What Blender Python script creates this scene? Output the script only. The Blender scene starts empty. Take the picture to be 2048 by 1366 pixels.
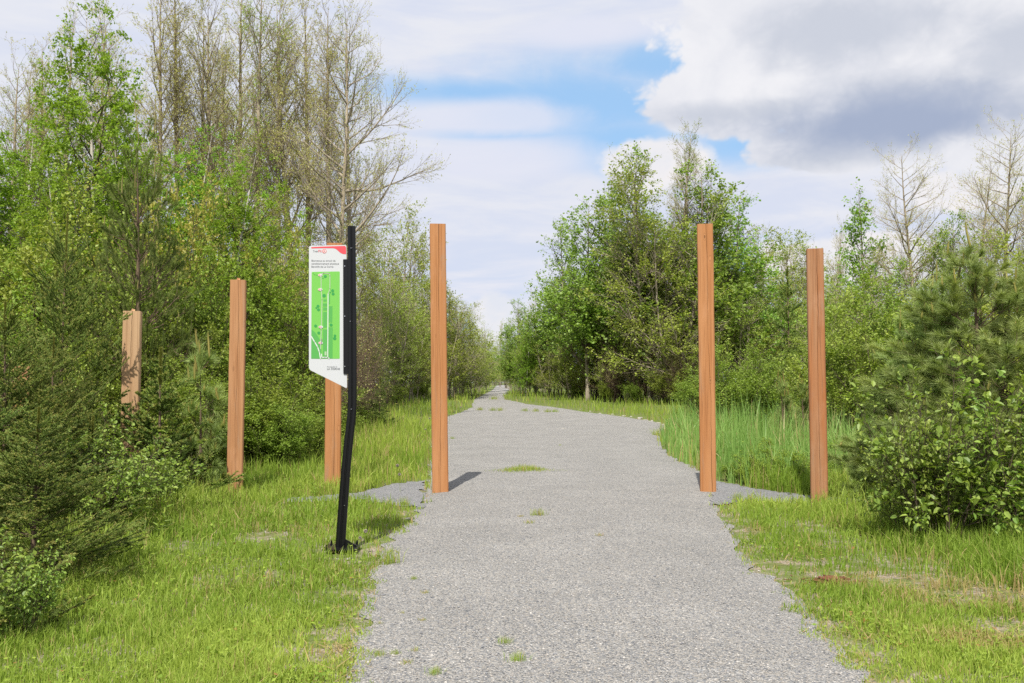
import bpy, bmesh, math, random
import numpy as np

# ------------------------------------------------------------------ camera, world, sun
SC = bpy.context.scene
COL = SC.collection
R = math.radians
F_PX, EYE, TILT = 1837.0, 1.3, R(2.56)          # focal length in photo pixels, eye height, upward tilt
cam_data = bpy.data.cameras.new('camera')
cam_data.sensor_width = 36.0
cam_data.lens = F_PX / 2048 * 36.0
cam_data.clip_start, cam_data.clip_end = 0.05, 3000
cam = bpy.data.objects.new('camera', cam_data)
cam.location = (0, 0, EYE)
cam.rotation_euler = (R(90) + TILT, 0, 0)
COL.objects.link(cam)
SC.camera = cam

SUN_EL, SUN_AZ = R(56), R(-170)                  # azimuth from +Y towards +X: behind the camera, a little to the left
sun_data = bpy.data.lights.new('sun', 'SUN')
sun_data.energy, sun_data.angle, sun_data.color = 5.0, R(0.53), (1.0, 0.95, 0.86)
sun = bpy.data.objects.new('sun', sun_data)
sun.rotation_euler = (R(90) - SUN_EL, 0, math.pi - SUN_AZ)
COL.objects.link(sun)

SC.view_settings.view_transform = 'Standard'
SC.view_settings.look = 'None'
SC.view_settings.exposure = 0.4
SC.view_settings.gamma = 1.0
SC.render.engine = 'CYCLES'
SC.cycles.max_bounces = 6
SC.cycles.diffuse_bounces = 3
SC.cycles.glossy_bounces = 2
SC.cycles.transmission_bounces = 3
SC.cycles.use_denoising = False


def ray(px, py):
    """slopes (x/y, z/y) of the sight line through a photo pixel"""
    v = 683.0 - py
    yc = F_PX * math.cos(TILT) - v * math.sin(TILT)
    zc = F_PX * math.sin(TILT) + v * math.cos(TILT)
    return (px - 1024.0) / yc, zc / yc


def azel(px, py):
    a, b = ray(px, py)
    return math.atan2(a, 1.0), math.atan2(b, math.hypot(a, 1.0))


class Nodes:
    """small helper around a node tree"""
    def __init__(s, nt):
        s.nt = nt
        nt.nodes.clear()

    def n(s, kind, **kw):
        nd = s.nt.nodes.new(kind)
        for k, v in kw.items():
            if k[0] == 'i' and k[1:].isdigit():
                s.set(nd.inputs[int(k[1:])], v)
            elif hasattr(nd, k):
                setattr(nd, k, v)
            else:
                s.set(nd.inputs[k.replace('_', ' ')], v)
        return nd

    def set(s, sock, v):
        if isinstance(v, bpy.types.NodeSocket):
            s.nt.links.new(v, sock)
        elif isinstance(v, bpy.types.Node):
            s.nt.links.new(v.outputs[0], sock)
        else:
            if isinstance(v, (tuple, list)) and len(v) == 3 and sock.type == 'RGBA':
                v = (*v, 1)
            sock.default_value = v

    def m(s, op, a, b=None, c=None, clamp=False):
        nd = s.nt.nodes.new('ShaderNodeMath')
        nd.operation = op
        nd.use_clamp = clamp
        for i, x in enumerate((a, b, c)):
            if x is not None:
                s.set(nd.inputs[i], x)
        return nd.outputs[0]

    def smooth(s, x, lo, hi):
        nd = s.nt.nodes.new('ShaderNodeMapRange')
        nd.interpolation_type = 'SMOOTHSTEP'
        s.set(nd.inputs[0], x)
        nd.inputs[1].default_value, nd.inputs[2].default_value = lo, hi
        return nd.outputs[0]

    def mix(s, f, a, b, blend='MIX'):
        nd = s.nt.nodes.new('ShaderNodeMixRGB')
        nd.blend_type = blend
        for i, x in enumerate((f, a, b)):
            s.set(nd.inputs[i], x)
        return nd.outputs[0]

    def noise(s, vec, scale, detail=4, rough=0.55, dist=0.0):
        nd = s.nt.nodes.new('ShaderNodeTexNoise')
        s.set(nd.inputs['Vector'], vec)
        nd.inputs['Scale'].default_value = scale
        nd.inputs['Detail'].default_value = detail
        nd.inputs['Roughness'].default_value = rough
        nd.inputs['Distortion'].default_value = dist
        return nd.outputs[0]


world = bpy.data.worlds.new('World')
SC.world = world
world.use_nodes = True
W = Nodes(world.node_tree)
geo = W.n('ShaderNodeTexCoord')
sep = W.n('ShaderNodeSeparateXYZ', i0=geo.outputs['Generated'])
az = W.m('ARCTAN2', sep.outputs[0], sep.outputs[1])
el = W.m('ARCSINE', sep.outputs[2])
cv = W.n('ShaderNodeCombineXYZ', i0=az, i1=W.m('MULTIPLY', el, 1.7), i2=0.37).outputs[0]
cv2 = W.n('ShaderNodeCombineXYZ', i0=az, i1=W.m('MULTIPLY', el, 1.25), i2=2.1).outputs[0]
n_big = W.noise(cv, 5.0, 6, 0.55, 0.3)
n_puff = W.noise(cv2, 13.0, 9, 0.58, 0.35)
n_soft = W.noise(cv2, 7.0, 8, 0.55, 0.3)
vor = W.n('ShaderNodeTexVoronoi', feature='F1', voronoi_dimensions='2D', normalize=True)
W.set(vor.inputs['Vector'], W.mix(.035, cv2, W.n('ShaderNodeTexNoise', i0=cv2, i2=22.0).outputs[1], 'ADD'))
for nm_, v_ in (('Scale', 10.0), ('Detail', 4.0), ('Roughness', .62)):
    vor.inputs[nm_].default_value = v_
n_bill = W.m('SUBTRACT', 1.0, W.m('MULTIPLY', vor.outputs['Distance'], 1.5))
n_wisp = W.noise(W.n('ShaderNodeCombineXYZ', i0=az, i1=W.m('MULTIPLY', el, 5.0), i2=5.0).outputs[0], 6.0, 7, 0.6, 0.4)


def blob(px, py, wx, wy):
    a0, e0 = azel(px, py)
    wa, we = wx / F_PX * math.cos(a0) ** 2, wy / F_PX * math.cos(a0)
    dx = W.m('DIVIDE', W.m('SUBTRACT', az, a0), wa)
    dy = W.m('DIVIDE', W.m('SUBTRACT', el, e0), we)
    q = W.m('ADD', W.m('MULTIPLY', dx, dx), W.m('MULTIPLY', dy, dy))
    return W.m('SUBTRACT', 1.0, W.m('SQRT', q))


def union(*bl):
    r = bl[0]
    for b in bl[1:]:
        r = W.m('MAXIMUM', r, b)
    return r


def puffed(field, amt_big, amt_puff, lo, hi, bill=0.0):
    f = W.m('ADD', field, W.m('MULTIPLY', W.m('SUBTRACT', n_big, 0.5), amt_big))
    f = W.m('ADD', f, W.m('MULTIPLY', W.m('SUBTRACT', n_puff, 0.5), amt_puff))
    f = W.m('ADD', f, W.m('MULTIPLY', W.m('SUBTRACT', n_bill, 0.5), bill))
    return W.smooth(f, lo, hi)


nish = W.n('ShaderNodeTexSky')
nish.sky_type = 'NISHITA'
nish.sun_disc = False
nish.sun_elevation, nish.sun_rotation = SUN_EL, SUN_AZ
K = 7.7                                          # background strength 0.1
def s2l(c):
    return tuple(((v / 255 + 0.055) / 1.055) ** 2.4 if v > 10 else v / 3294 for v in c)
def sky(*rgb):
    return tuple(K * v for v in s2l(rgb))
blue = W.mix(0.75, W.mix(1.0, nish, (1.1, 1.25, 1.35), 'MULTIPLY'), sky(166, 207, 247))
# thin white veil over most of the sky, open in a ragged blue gap left of the big cloud
gap = union(blob(1180, 205, 330, 100), blob(930, 185, 260, 38), blob(1330, 130, 260, 60), blob(1250, 285, 190, 70),
            blob(1480, 290, 150, 50), blob(1010, 268, 160, 18), blob(1500, 520, 200, 40), blob(900, 655, 160, 30))
gap_f = puffed(gap, 1.0, 0.9, -0.35, 0.85)
veil = W.mix(W.smooth(n_wisp, 0.35, 0.7), sky(217, 223, 240), sky(231, 233, 241))
veil = W.mix(W.smooth(el, 0.02, 0.22), W.mix(W.smooth(n_wisp, 0.38, 0.62), sky(208, 220, 242), sky(232, 233, 243)), veil)
base = W.mix(gap_f, veil, blue)
# one broad white bank left of centre
bank = puffed(union(blob(960, 235, 250, 50), blob(1010, 320, 260, 60), blob(1180, 62, 200, 40)), 0.9, 0.8, 0.0, 0.7)
base = W.mix(W.m('MULTIPLY', bank, 0.8), base, sky(226, 229, 243))
# low cumulus at the right
low = puffed(union(blob(1950, 375, 140, 60), blob(1320, 330, 130, 60), blob(990, 640, 60, 60), blob(1700, 520, 260, 60)), 0.5, 0.5, 0.0, 0.3, 0.6)
base = W.mix(low, base, W.mix(W.smooth(n_puff, 0.3, 0.65), sky(226, 230, 240), sky(244, 240, 240)))
# the big grey based cloud
big = union(blob(1800, 110, 480, 190), blob(1500, 190, 260, 90), blob(2050, 110, 420, 260), blob(1860, 265, 400, 80), blob(1560, 40, 260, 130),
            blob(1700, 300, 220, 50))
big_f = puffed(big, 0.35, 0.4, 0.02, 0.20, 0.7)
dark = union(blob(1760, 245, 500, 110), blob(1520, 225, 300, 40), blob(1680, 300, 230, 60), blob(2060, 80, 180, 110), blob(1700, 60, 260, 90))
dark_f = puffed(dark, 0.8, 0.5, -0.15, 0.75, -0.9)
deep = puffed(union(blob(1720, 250, 380, 80), blob(1850, 250, 260, 60)), 0.7, 0.35, -0.05, 0.85, -0.6)
cl = W.mix(dark_f, W.mix(W.smooth(n_soft, 0.35, 0.65), sky(226, 228, 236), sky(241, 241, 245)), sky(204, 209, 221))
cl = W.mix(deep, cl, sky(166, 178, 203))
base = W.mix(big_f, base, cl)
bg = W.n('ShaderNodeBackground', Strength=0.1)
W.set(bg.inputs[0], base)
W.n('ShaderNodeOutputWorld', i0=bg)

# ------------------------------------------------------------------ helpers: properties, meshes
def tag(o, label=None, cat=None, group=None, kind=None):
    if label: o['label'] = label
    if cat: o['category'] = cat
    if group: o['group'] = group
    if kind: o['kind'] = kind
    return o


def empty(name, loc=(0, 0, 0), rz=0.0):
    o = bpy.data.objects.new(name, None)
    o.empty_display_size = 0.2
    o.location = loc
    o.rotation_euler = (0, 0, rz)
    COL.objects.link(o)
    return o


class MB:
    """collects vertex and face arrays, builds one mesh"""
    def __init__(s):
        s.V, s.F, s.M, s.A, s.B, s.n = [], [], [], [], [], 0
        s.S = []

    def add(s, V, F, mat=0, v=0.5, k=0.0, smooth=False):
        V = np.asarray(V, float).reshape(-1, 3)
        F = np.asarray(F, int)
        s.V.append(V)
        s.F.append(F + s.n)
        s.M.append(np.full(len(F), mat))
        s.S.append(np.full(len(F), smooth))
        s.A.append(np.broadcast_to(np.asarray(v, float), (len(V),)))
        s.B.append(np.broadcast_to(np.asarray(k, float), (len(V),)))
        s.n += len(V)

    def mesh(s, name, mats):
        me = bpy.data.meshes.new(name)
        V = np.concatenate(s.V)
        loops = np.concatenate([f.ravel() for f in s.F])
        tot = np.concatenate([np.full(len(f), f.shape[1]) for f in s.F])
        me.vertices.add(len(V))
        me.vertices.foreach_set('co', V.astype(np.float32).ravel())
        me.loops.add(len(loops))
        me.loops.foreach_set('vertex_index', loops.astype(np.int32))
        me.polygons.add(len(tot))
        start = np.concatenate([[0], np.cumsum(tot)[:-1]])
        me.polygons.foreach_set('loop_start', start.astype(np.int32))
        me.polygons.foreach_set('loop_total', tot.astype(np.int32))
        me.polygons.foreach_set('material_index', np.concatenate(s.M).astype(np.int32))
        me.polygons.foreach_set('use_smooth', np.concatenate(s.S).astype(bool))
        for nm, arr in (('v', s.A), ('k', s.B)):
            at = me.attributes.new(nm, 'FLOAT', 'POINT')
            at.data.foreach_set('value', np.concatenate(arr).astype(np.float32))
        for m in mats:
            me.materials.append(m)
        me.update(calc_edges=True)
        return me

    def obj(s, name, mats, parent=None):
        o = bpy.data.objects.new(name, s.mesh(name, mats))
        COL.objects.link(o)
        o.parent = parent
        return o


def norm(a):
    return a / np.maximum(np.linalg.norm(a, axis=-1, keepdims=True), 1e-9)


def _hash(i, j, seed):
    h = (i * 374761393 + j * 668265263 + seed * 974634777) & 0x7fffffff
    h = ((h ^ (h >> 13)) * 1274126177) & 0x7fffffff
    return ((h ^ (h >> 16)) & 0xffff) / 65535.0


def vnoise(x, y, seed=0):
    x, y = np.asarray(x, float), np.asarray(y, float)
    i, j = np.floor(x).astype(np.int64), np.floor(y).astype(np.int64)
    fx, fy = x - i, y - j
    fx, fy = fx * fx * (3 - 2 * fx), fy * fy * (3 - 2 * fy)
    return ((_hash(i, j, seed) * (1 - fx) + _hash(i + 1, j, seed) * fx) * (1 - fy)
            + (_hash(i, j + 1, seed) * (1 - fx) + _hash(i + 1, j + 1, seed) * fx) * fy)


def sstep(x, a, b):
    t = np.clip((x - a) / (b - a), 0, 1)
    return t * t * (3 - 2 * t)


# ------------------------------------------------------------------ the lie of the land
def terrain(x, y):
    x, y = np.asarray(x, float), np.asarray(y, float)
    z = np.interp(y, [-50, 28, 37, 46, 60, 85, 110, 150, 200, 2500], [0, 0, .11, .34, .5, .72, .88, 1.0, 1.1, 1.2])
    z = z - 0.22 * sstep(x, 2.9, 4.2) * sstep(y, 11.0, 12.5) * (1 - sstep(y, 22, 28))      # shallow ditch under the reeds
    off = sstep(np.abs(x - 0.5), 1.8, 5.0)
    return z + off * (vnoise(x * .6, y * .6, 3) - .5) * .10


def ground(px, py):
    a, b = ray(px, py)
    y = 10.0
    for _ in range(60):
        x = a * y
        zt = float(terrain(x, y))
        yn = (zt - EYE) / b if b < -1e-4 else 120
        y = 0.5 * y + 0.5 * min(max(yn, 1), 140)
    return a * y, y


def X(px, d):
    return ray(px, 765)[0] * d


def ztop(py, d):
    return EYE + ray(1024, py)[1] * d


LEFT = [(715, 1366), (713, 1330), (728, 1280), (745, 1235), (742, 1180), (752, 1150), (772, 1120), (780, 1090), (822, 1050), (838, 1020), (850, 1000),
        (858, 965), (864, 930), (868, 895), (884, 870), (892, 835), (925, 824), (945, 815), (948, 800), (968, 790), (986, 780), (993, 772)]
RIGHT = [(1722, 1366), (1700, 1340), (1655, 1295), (1618, 1255), (1580, 1205), (1545, 1170), (1498, 1140), (1478, 1110), (1468, 1080), (1450, 1045),
         (1425, 1020), (1432, 1000), (1440, 968), (1390, 938), (1335, 912), (1318, 885), (1325, 868), (1335, 852), (1300, 842), (1210, 829), (1110, 815),
         (1050, 808), (1008, 799), (1006, 792), (1016, 782), (1022, 772)]


def edge(pts, tail):
    g = sorted([(y, x) for x, y in (ground(*p) for p in pts)])
    g = tail + g
    return np.array([a for a, b in g]), np.array([b for a, b in g])


LY, LX = edge(LEFT, [(-30, -1.0), (-3, -.9), (2.5, -.72)])
RY, RX = edge(RIGHT, [(-30, .9), (-3, 1.05), (2.5, 1.3)])
xl = lambda y: np.interp(y, LY, LX)
xr = lambda y: np.interp(y, RY, RX)
STRIP = np.array([ground(*p) for p in [(850, 962), (795, 968), (715, 987), (575, 1000), (560, 1008), (700, 1003), (790, 1012), (845, 1018)]])
STRIP2 = np.array([ground(*p) for p in [(1430, 962), (1500, 978), (1620, 994), (1720, 999), (1760, 1004), (1700, 1010), (1620, 1013), (1500, 1002), (1420, 1014)]])


def inside(x, y, poly):
    x, y = np.asarray(x, float), np.asarray(y, float)
    c = np.zeros(x.shape, bool)
    n = len(poly)
    for i in range(n):
        x1, y1 = poly[i]
        x2, y2 = poly[(i + 1) % n]
        hit = ((y1 > y) != (y2 > y)) & (x < (x2 - x1) * (y - y1) / (y2 - y1 + 1e-12) + x1)
        c ^= hit
    return c


def off_path(x, y):
    """metres outside the gravel, negative inside; ragged"""
    j = (vnoise(x * 7, y * 7, 5) - .5) * .16 + (vnoise(x * 25, y * 25, 6) - .5) * .06
    d = np.maximum(xl(y) - x, x - xr(y)) + j
    d = np.where(inside(x, y, STRIP) | inside(x, y, STRIP2), -0.03, d)
    return d


# ------------------------------------------------------------------ materials
def new_mat(name):
    m = bpy.data.materials.new(name)
    m.use_nodes = True
    return m, Nodes(m.node_tree)


def leaf_mat(name, c1, c2, c3=None, transl=0.28, rough=0.5, spec=0.22, objvar=0.25, boost=2.15, tmul=(1.25, 1.3, .6)):
    """two tones spread leaf by leaf (attribute v), a third for new tips or dry blades (attribute k)"""
    m, N = new_mat(name)
    v = N.n('ShaderNodeAttribute', attribute_name='v').outputs['Fac']
    k = N.n('ShaderNodeAttribute', attribute_name='k').outputs['Fac']
    c1, c2 = (tuple(min(.6, q * boost) for q in c) for c in (c1, c2))
    col = N.mix(v, c1, c2)
    if c3: col = N.mix(k, col, c3)
    rnd = N.n('ShaderNodeObjectInfo').outputs['Random']
    hsv = N.n('ShaderNodeHueSaturation', Color=col)
    N.set(hsv.inputs['Hue'], N.m('ADD', 0.479, N.m('MULTIPLY', rnd, .026)))
    N.set(hsv.inputs['Value'], N.m('ADD', 1 - objvar / 2, N.m('MULTIPLY', rnd, objvar)))
    p = N.n('ShaderNodeBsdfPrincipled', Roughness=rough)
    N.set(p.inputs['Base Color'], hsv.outputs[0])
    p.inputs['Specular IOR Level'].default_value = spec
    t = N.n('ShaderNodeBsdfTranslucent')
    N.set(t.inputs[0], N.mix(1.0, hsv.outputs[0], tmul, 'MULTIPLY'))
    mx = N.n('ShaderNodeMixShader', i0=transl, i1=p, i2=t)
    N.n('ShaderNodeOutputMaterial', i0=mx)
    return m


def bark_mat(name, c1, c2, scale=(14, 14, 2.5), spots=None):
    m, N = new_mat(name)
    tc = N.n('ShaderNodeTexCoord').outputs['Object']
    mp = N.n('ShaderNodeMapping')
    N.set(mp.inputs[0], tc)
    mp.inputs['Scale'].default_value = scale
    f = N.noise(mp, 1.0, 5, .65)
    col = N.mix(N.smooth(f, .35, .68), c1, c2)
    if spots:
        mp2 = N.n('ShaderNodeMapping')
        N.set(mp2.inputs[0], tc)
        mp2.inputs['Scale'].default_value = (9, 9, 22)
        col = N.mix(N.smooth(N.noise(mp2, 1.0, 3, .6), .6, .66), col, spots)
    p = N.n('ShaderNodeBsdfPrincipled', Roughness=0.85)
    N.set(p.inputs['Base Color'], col)
    p.inputs['Specular IOR Level'].default_value = .15
    b = N.n('ShaderNodeBump', Strength=0.5, Distance=0.02)
    N.set(b.inputs['Height'], f)
    N.set(p.inputs['Normal'], b)
    N.n('ShaderNodeOutputMaterial', i0=p)
    return m


def plain(name, c, rough=.5, spec=.4, metal=0.0, grit=0.0):
    m, N = new_mat(name)
    p = N.n('ShaderNodeBsdfPrincipled', Roughness=rough, Metallic=metal)
    tc = N.n('ShaderNodeTexCoord').outputs['Object']
    f = N.noise(tc, 30.0, 4, .6)
    N.set(p.inputs['Base Color'], N.mix(N.m('MULTIPLY', f, grit), c, tuple(x * .55 for x in c)) if grit else (*c, 1))
    p.inputs['Specular IOR Level'].default_value = spec
    N.n('ShaderNodeOutputMaterial', i0=p)
    return m


M = {}
M['bark_aspen'] = bark_mat('aspen_bark', (.40, .34, .25), (.25, .205, .145), (9, 9, 1.6), (.05, .045, .04))
M['bark_grey'] = bark_mat('grey_bark', (.36, .31, .24), (.22, .185, .14))
M['bark_dark'] = bark_mat('dark_bark', (.11, .085, .06), (.055, .042, .03))
M['bark_birch'] = bark_mat('birch_bark', (.62, .58, .52), (.40, .36, .31), (8, 8, 3), (.05, .045, .04))
M['twig'] = plain('twig_bark', (.36, .29, .22), .8, .2)
M['twig_brown'] = plain('brown_twig_bark', (.15, .10, .075), .8, .2)
M['bark_spruce'] = bark_mat('spruce_bark', (.17, .12, .08), (.09, .065, .045))
M['bud'] = leaf_mat('budding_leaf', (.17, .18, .055), (.25, .245, .10), transl=.35)
M['olive'] = leaf_mat('olive_leaf', (.098, .135, .020), (.152, .188, .036), transl=.3)
M['olive_dark'] = leaf_mat('dull_olive_leaf', (.085, .10, .024), (.15, .155, .045), transl=.35)
M['birch'] = leaf_mat('birch_leaf', (.075, .138, .011), (.118, .192, .022), transl=.4)
M['poplar'] = leaf_mat('poplar_leaf', (.075, .135, .02), (.14, .21, .045), transl=.4, spec=.5)
M['shrub'] = leaf_mat('shrub_leaf', (.055, .115, .018), (.12, .19, .03), transl=.35, spec=.4)
M['bush'] = leaf_mat('bush_leaf', (.076, .118, .016), (.118, .160, .028), transl=.35)
M['viburnum'] = leaf_mat('broad_shrub_leaf', (.055, .10, .014), (.145, .20, .036), transl=.35, spec=.5)
M['yellow'] = leaf_mat('yellow_green_leaf', (.15, .165, .035), (.24, .23, .06), transl=.4)
M['spruce'] = leaf_mat('spruce_needle', (.046, .078, .016), (.128, .178, .038), (.28, .28, .07), transl=.15, spec=.25, boost=1.9)
M['pine'] = leaf_mat('red_pine_needle', (.045, .066, .015), (.095, .125, .028), (.24, .21, .07), transl=.15, spec=.25, boost=1.9)
M['whitepine'] = leaf_mat('white_pine_needle', (.080, .122, .036), (.175, .215, .064), (.27, .24, .06), transl=.2, spec=.4)
M['grass'] = leaf_mat('grass_blade', (.108, .180, .022), (.222, .288, .054), (.45, .34, .17), transl=.35, spec=.2, objvar=0, boost=1.55)
M['reed'] = leaf_mat('tall_grass_blade', (.085, .165, .032), (.155, .24, .065), (.45, .36, .18), transl=.35, spec=.4, objvar=0, boost=1.7)
M['herb'] = leaf_mat('herb_leaf', (.09, .16, .018), (.18, .25, .035), (.32, .16, .06), transl=.3, objvar=.1, boost=1.5)
M['fluff'] = plain('seed_fluff', (.40, .36, .30), .9, .1)
M['rock'] = plain('pale_stone', (.36, .34, .30), .9, .2, grit=.6)
M['mulch'] = plain('rotten_red_wood', (.19, .085, .05), .95, .1, grit=.9)


def gravel_mat(name, tint, bright):
    m, N = new_mat(name)
    g = N.n('ShaderNodeNewGeometry').outputs['Position']
    cols = []
    vs = []
    for sc in (105.0, 190.0):
        vo = N.n('ShaderNodeTexVoronoi', voronoi_dimensions='3D')
        N.set(vo.inputs['Vector'], g)
        vo.inputs['Scale'].default_value = sc
        vs.append(vo)
        hs = N.n('ShaderNodeSeparateColor')
        N.set(hs.inputs[0], vo.outputs['Color'])
        rp = N.n('ShaderNodeValToRGB')
        N.set(rp.inputs[0], hs.outputs[0])
        el_ = rp.color_ramp.elements
        stops = [(0, (.10, .10, .105)), (.18, (.20, .205, .215)), (.40, (.32, .325, .335)), (.60, (.40, .37, .33)), (.78, (.46, .42, .365)), (.9, (.53, .50, .47)), (1, (.66, .64, .61))]
        el_[0].position, el_[0].color = stops[0][0], (*stops[0][1], 1)
        el_[1].position, el_[1].color = stops[-1][0], (*stops[-1][1], 1)
        for p_, c_ in stops[1:-1]:
            e = el_.new(p_)
            e.color = (*c_, 1)
        cols.append(rp.outputs[0])
    sel = N.smooth(N.noise(g, 55.0, 2, .5), .42, .58)
    col = N.mix(sel, cols[0], cols[1])
    patch = N.noise(g, 1.1, 5, .6)
    col = N.mix(1.0, col, N.mix(N.smooth(patch, .3, .7), tuple(.92 * bright * t for t in tint), tuple(1.05 * bright * t for t in tint)), 'MULTIPLY')
    dust = N.smooth(N.noise(g, .45, 4, .6), .52, .72)
    col = N.mix(N.m('MULTIPLY', dust, .07), col, (.40 * bright, .385 * bright, .35 * bright))
    p = N.n('ShaderNodeBsdfPrincipled', Roughness=.9)
    N.set(p.inputs['Base Color'], col)
    p.inputs['Specular IOR Level'].default_value = .2
    h = N.m('ADD', vs[0].outputs['Distance'], N.m('MULTIPLY', N.noise(g, 9.0, 4, .6), .6))
    b = N.n('ShaderNodeBump', Strength=.9, Distance=.012)
    b.invert = True
    N.set(b.inputs['Height'], h)
    N.set(p.inputs['Normal'], b)
    N.n('ShaderNodeOutputMaterial', i0=p)
    return m


M['gravel'] = gravel_mat('path_gravel', (.975, .985, .98), .78)
M['gravel_new'] = gravel_mat('blue_grey_gravel', (.90, .94, 1.0), .70)
mg, N = new_mat('meadow_soil')
g = N.n('ShaderNodeNewGeometry').outputs['Position']
col = N.mix(N.smooth(N.noise(g, 2.2, 6, .65), .45, .72), (.10, .135, .024), (.14, .13, .05))
vo = N.n('ShaderNodeTexVoronoi')
N.set(vo.inputs['Vector'], g)
vo.inputs['Scale'].default_value = 70.0
spk = N.mix(N.n('ShaderNodeSeparateColor', i0=vo.outputs['Color']).outputs[0], (.13, .105, .07), (.34, .29, .22))
near = N.smooth(N.m('MULTIPLY', N.n('ShaderNodeSeparateXYZ', i0=g).outputs[1], -1.0), -13.0, -10.0)   # trodden, stony soil before the posts only
col = N.mix(N.m('MULTIPLY', N.smooth(N.noise(g, 5.0, 5, .7), .44, .60), near), col, spk)
p = N.n('ShaderNodeBsdfPrincipled', Roughness=.95)
N.set(p.inputs['Base Color'], col)
b = N.n('ShaderNodeBump', Strength=.6, Distance=.03)
N.set(b.inputs['Height'], N.noise(g, 22.0, 5, .7))
N.set(p.inputs['Normal'], b)
N.n('ShaderNodeOutputMaterial', i0=p)
M['soil'] = mg

# ------------------------------------------------------------------ ground and path
def grid_sheet(name, xs_of_row, ys, z_of, mat):
    rows = [xs_of_row(y) for y in ys]
    nc = len(rows[0])
    P = np.array([[(x, y) for x in r] for r, y in zip(rows, ys)]).reshape(-1, 2)
    V = np.column_stack([P, z_of(P[:, 0], P[:, 1])])
    i = np.arange((len(ys) - 1) * nc).reshape(len(ys) - 1, nc)[:, :-1].ravel()
    mb = MB()
    mb.add(V, np.column_stack([i, i + 1, i + nc + 1, i + nc]), smooth=True)
    return mb.obj(name, [mat])


gy = np.concatenate([np.linspace(-400, -12, 20), np.arange(-10, 50, .35), np.arange(50, 130, 2.0), np.geomspace(132, 2400, 24)])
gx = np.concatenate([-np.geomspace(2400, 24, 24), np.arange(-22, 22.1, .35), np.geomspace(24, 2400, 24)])
tag(grid_sheet('ground', lambda y: gx, gy, lambda x, y: terrain(x, y), M['soil']), kind='structure')

py_ = np.concatenate([np.arange(-12, 3, .5), np.arange(3, 14, .045), np.arange(14, 40, .15), np.arange(40, 124, .6)])
def path_row(y):
    a = float(xl(y)) + (float(vnoise(3.1, y * 5, 9)) - .5) * .12 + (float(vnoise(7.7, y * 11, 10)) - .5) * .03
    b = float(xr(y)) + (float(vnoise(13.1, y * 5, 11)) - .5) * .12 + (float(vnoise(17.7, y * 11, 12)) - .5) * .03
    return np.linspace(a - .03, b + .03, 30)
def path_z(x, y):
    s = np.clip(np.minimum(x - xl(y), xr(y) - x), 0, .5) / .5
    return terrain(x, y) + .006 + .03 * s + (vnoise(x * 3, y * 3, 21) - .5) * .018 * s + (vnoise(x * 11, y * 11, 22) - .5) * .008
tag(grid_sheet('gravel_path', path_row, py_, path_z, M['gravel']), kind='structure')


def strip_sheet(poly):
    lo, hi = poly.min(0) - .1, poly.max(0) + .1
    n = 90
    xs = np.linspace(lo[0], hi[0], n)
    ys = np.linspace(lo[1], hi[1], 34)
    gx_, gy_ = np.meshgrid(xs, ys)
    V = np.column_stack([gx_.ravel(), gy_.ravel(), (terrain(gx_, gy_) + .012 + (vnoise(gx_ * 9, gy_ * 9, 4) - .5) * .012).ravel()])
    i = np.arange(33 * n).reshape(33, n)[:, :-1].ravel()
    F = np.column_stack([i, i + 1, i + n + 1, i + n])
    c = V[F].mean(1)
    jx, jy = (vnoise(c[:, 0] * 9, c[:, 1] * 9, 31) - .5) * .12, (vnoise(c[:, 0] * 9, c[:, 1] * 9, 32) - .5) * .12
    keep = inside(c[:, 0] + jx, c[:, 1] + jy, poly) & ((c[:, 0] < xl(c[:, 1]) + .05) | (c[:, 0] > xr(c[:, 1]) - .05))
    return V, F[keep]


mb = MB()
for pl in (STRIP, STRIP2):
    V, F_ = strip_sheet(pl)
    mb.add(V, F_, smooth=True)
tag(mb.obj('gravel_trench', [M['gravel_new']]), kind='structure')

# loose stones lying on the gravel, close enough to be seen as relief
rng = np.random.default_rng(5)
n = 26000
inv = rng.uniform(1 / 14, 1 / 3.2, n)
py2 = 1 / inv
pxx = rng.uniform(xl(py2) - .05, xr(py2) + .05)
oct_v = np.array([(1, 0, 0), (0, 1, 0), (-1, 0, 0), (0, -1, 0), (0, 0, .7), (0, 0, -.7)], float)
oct_f = np.array([(0, 1, 4), (1, 2, 4), (2, 3, 4), (3, 0, 4), (1, 0, 5), (2, 1, 5), (3, 2, 5), (0, 3, 5)])
sz = rng.gamma(4, .0007, n) + .0012
rot = rng.uniform(0, 6.28, n)
S = oct_v[None] * rng.uniform(.6, 1.3, (n, 6, 1)) * sz[:, None, None]
c_, s_ = np.cos(rot)[:, None], np.sin(rot)[:, None]
V = np.stack([S[..., 0] * c_ - S[..., 1] * s_, S[..., 0] * s_ + S[..., 1] * c_, S[..., 2]], -1)
V += np.stack([pxx, py2, path_z(pxx, py2) + sz * .25], -1)[:, None, :]
mb = MB()
mb.add(V.reshape(-1, 3), (oct_f[None] + (np.arange(n) * 6)[:, None, None]).reshape(-1, 3), v=np.repeat(rng.uniform(0, 1, n), 6))
mp_, N = new_mat('loose_stone')
v = N.n('ShaderNodeAttribute', attribute_name='v').outputs['Fac']
rp = N.n('ShaderNodeValToRGB', i0=v)
rp.color_ramp.elements[0].color = (.13, .13, .14, 1)
rp.color_ramp.elements[1].color = (.44, .42, .39, 1)
for p_, c2 in ((.35, (.21, .215, .225)), (.6, (.29, .26, .23)), (.8, (.32, .305, .285))):
    e = rp.color_ramp.elements.new(p_)
    e.color = (*c2, 1)
p = N.n('ShaderNodeBsdfPrincipled', Roughness=.9)
N.set(p.inputs['Base Color'], rp.outputs[0])
N.n('ShaderNodeOutputMaterial', i0=p)
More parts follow.
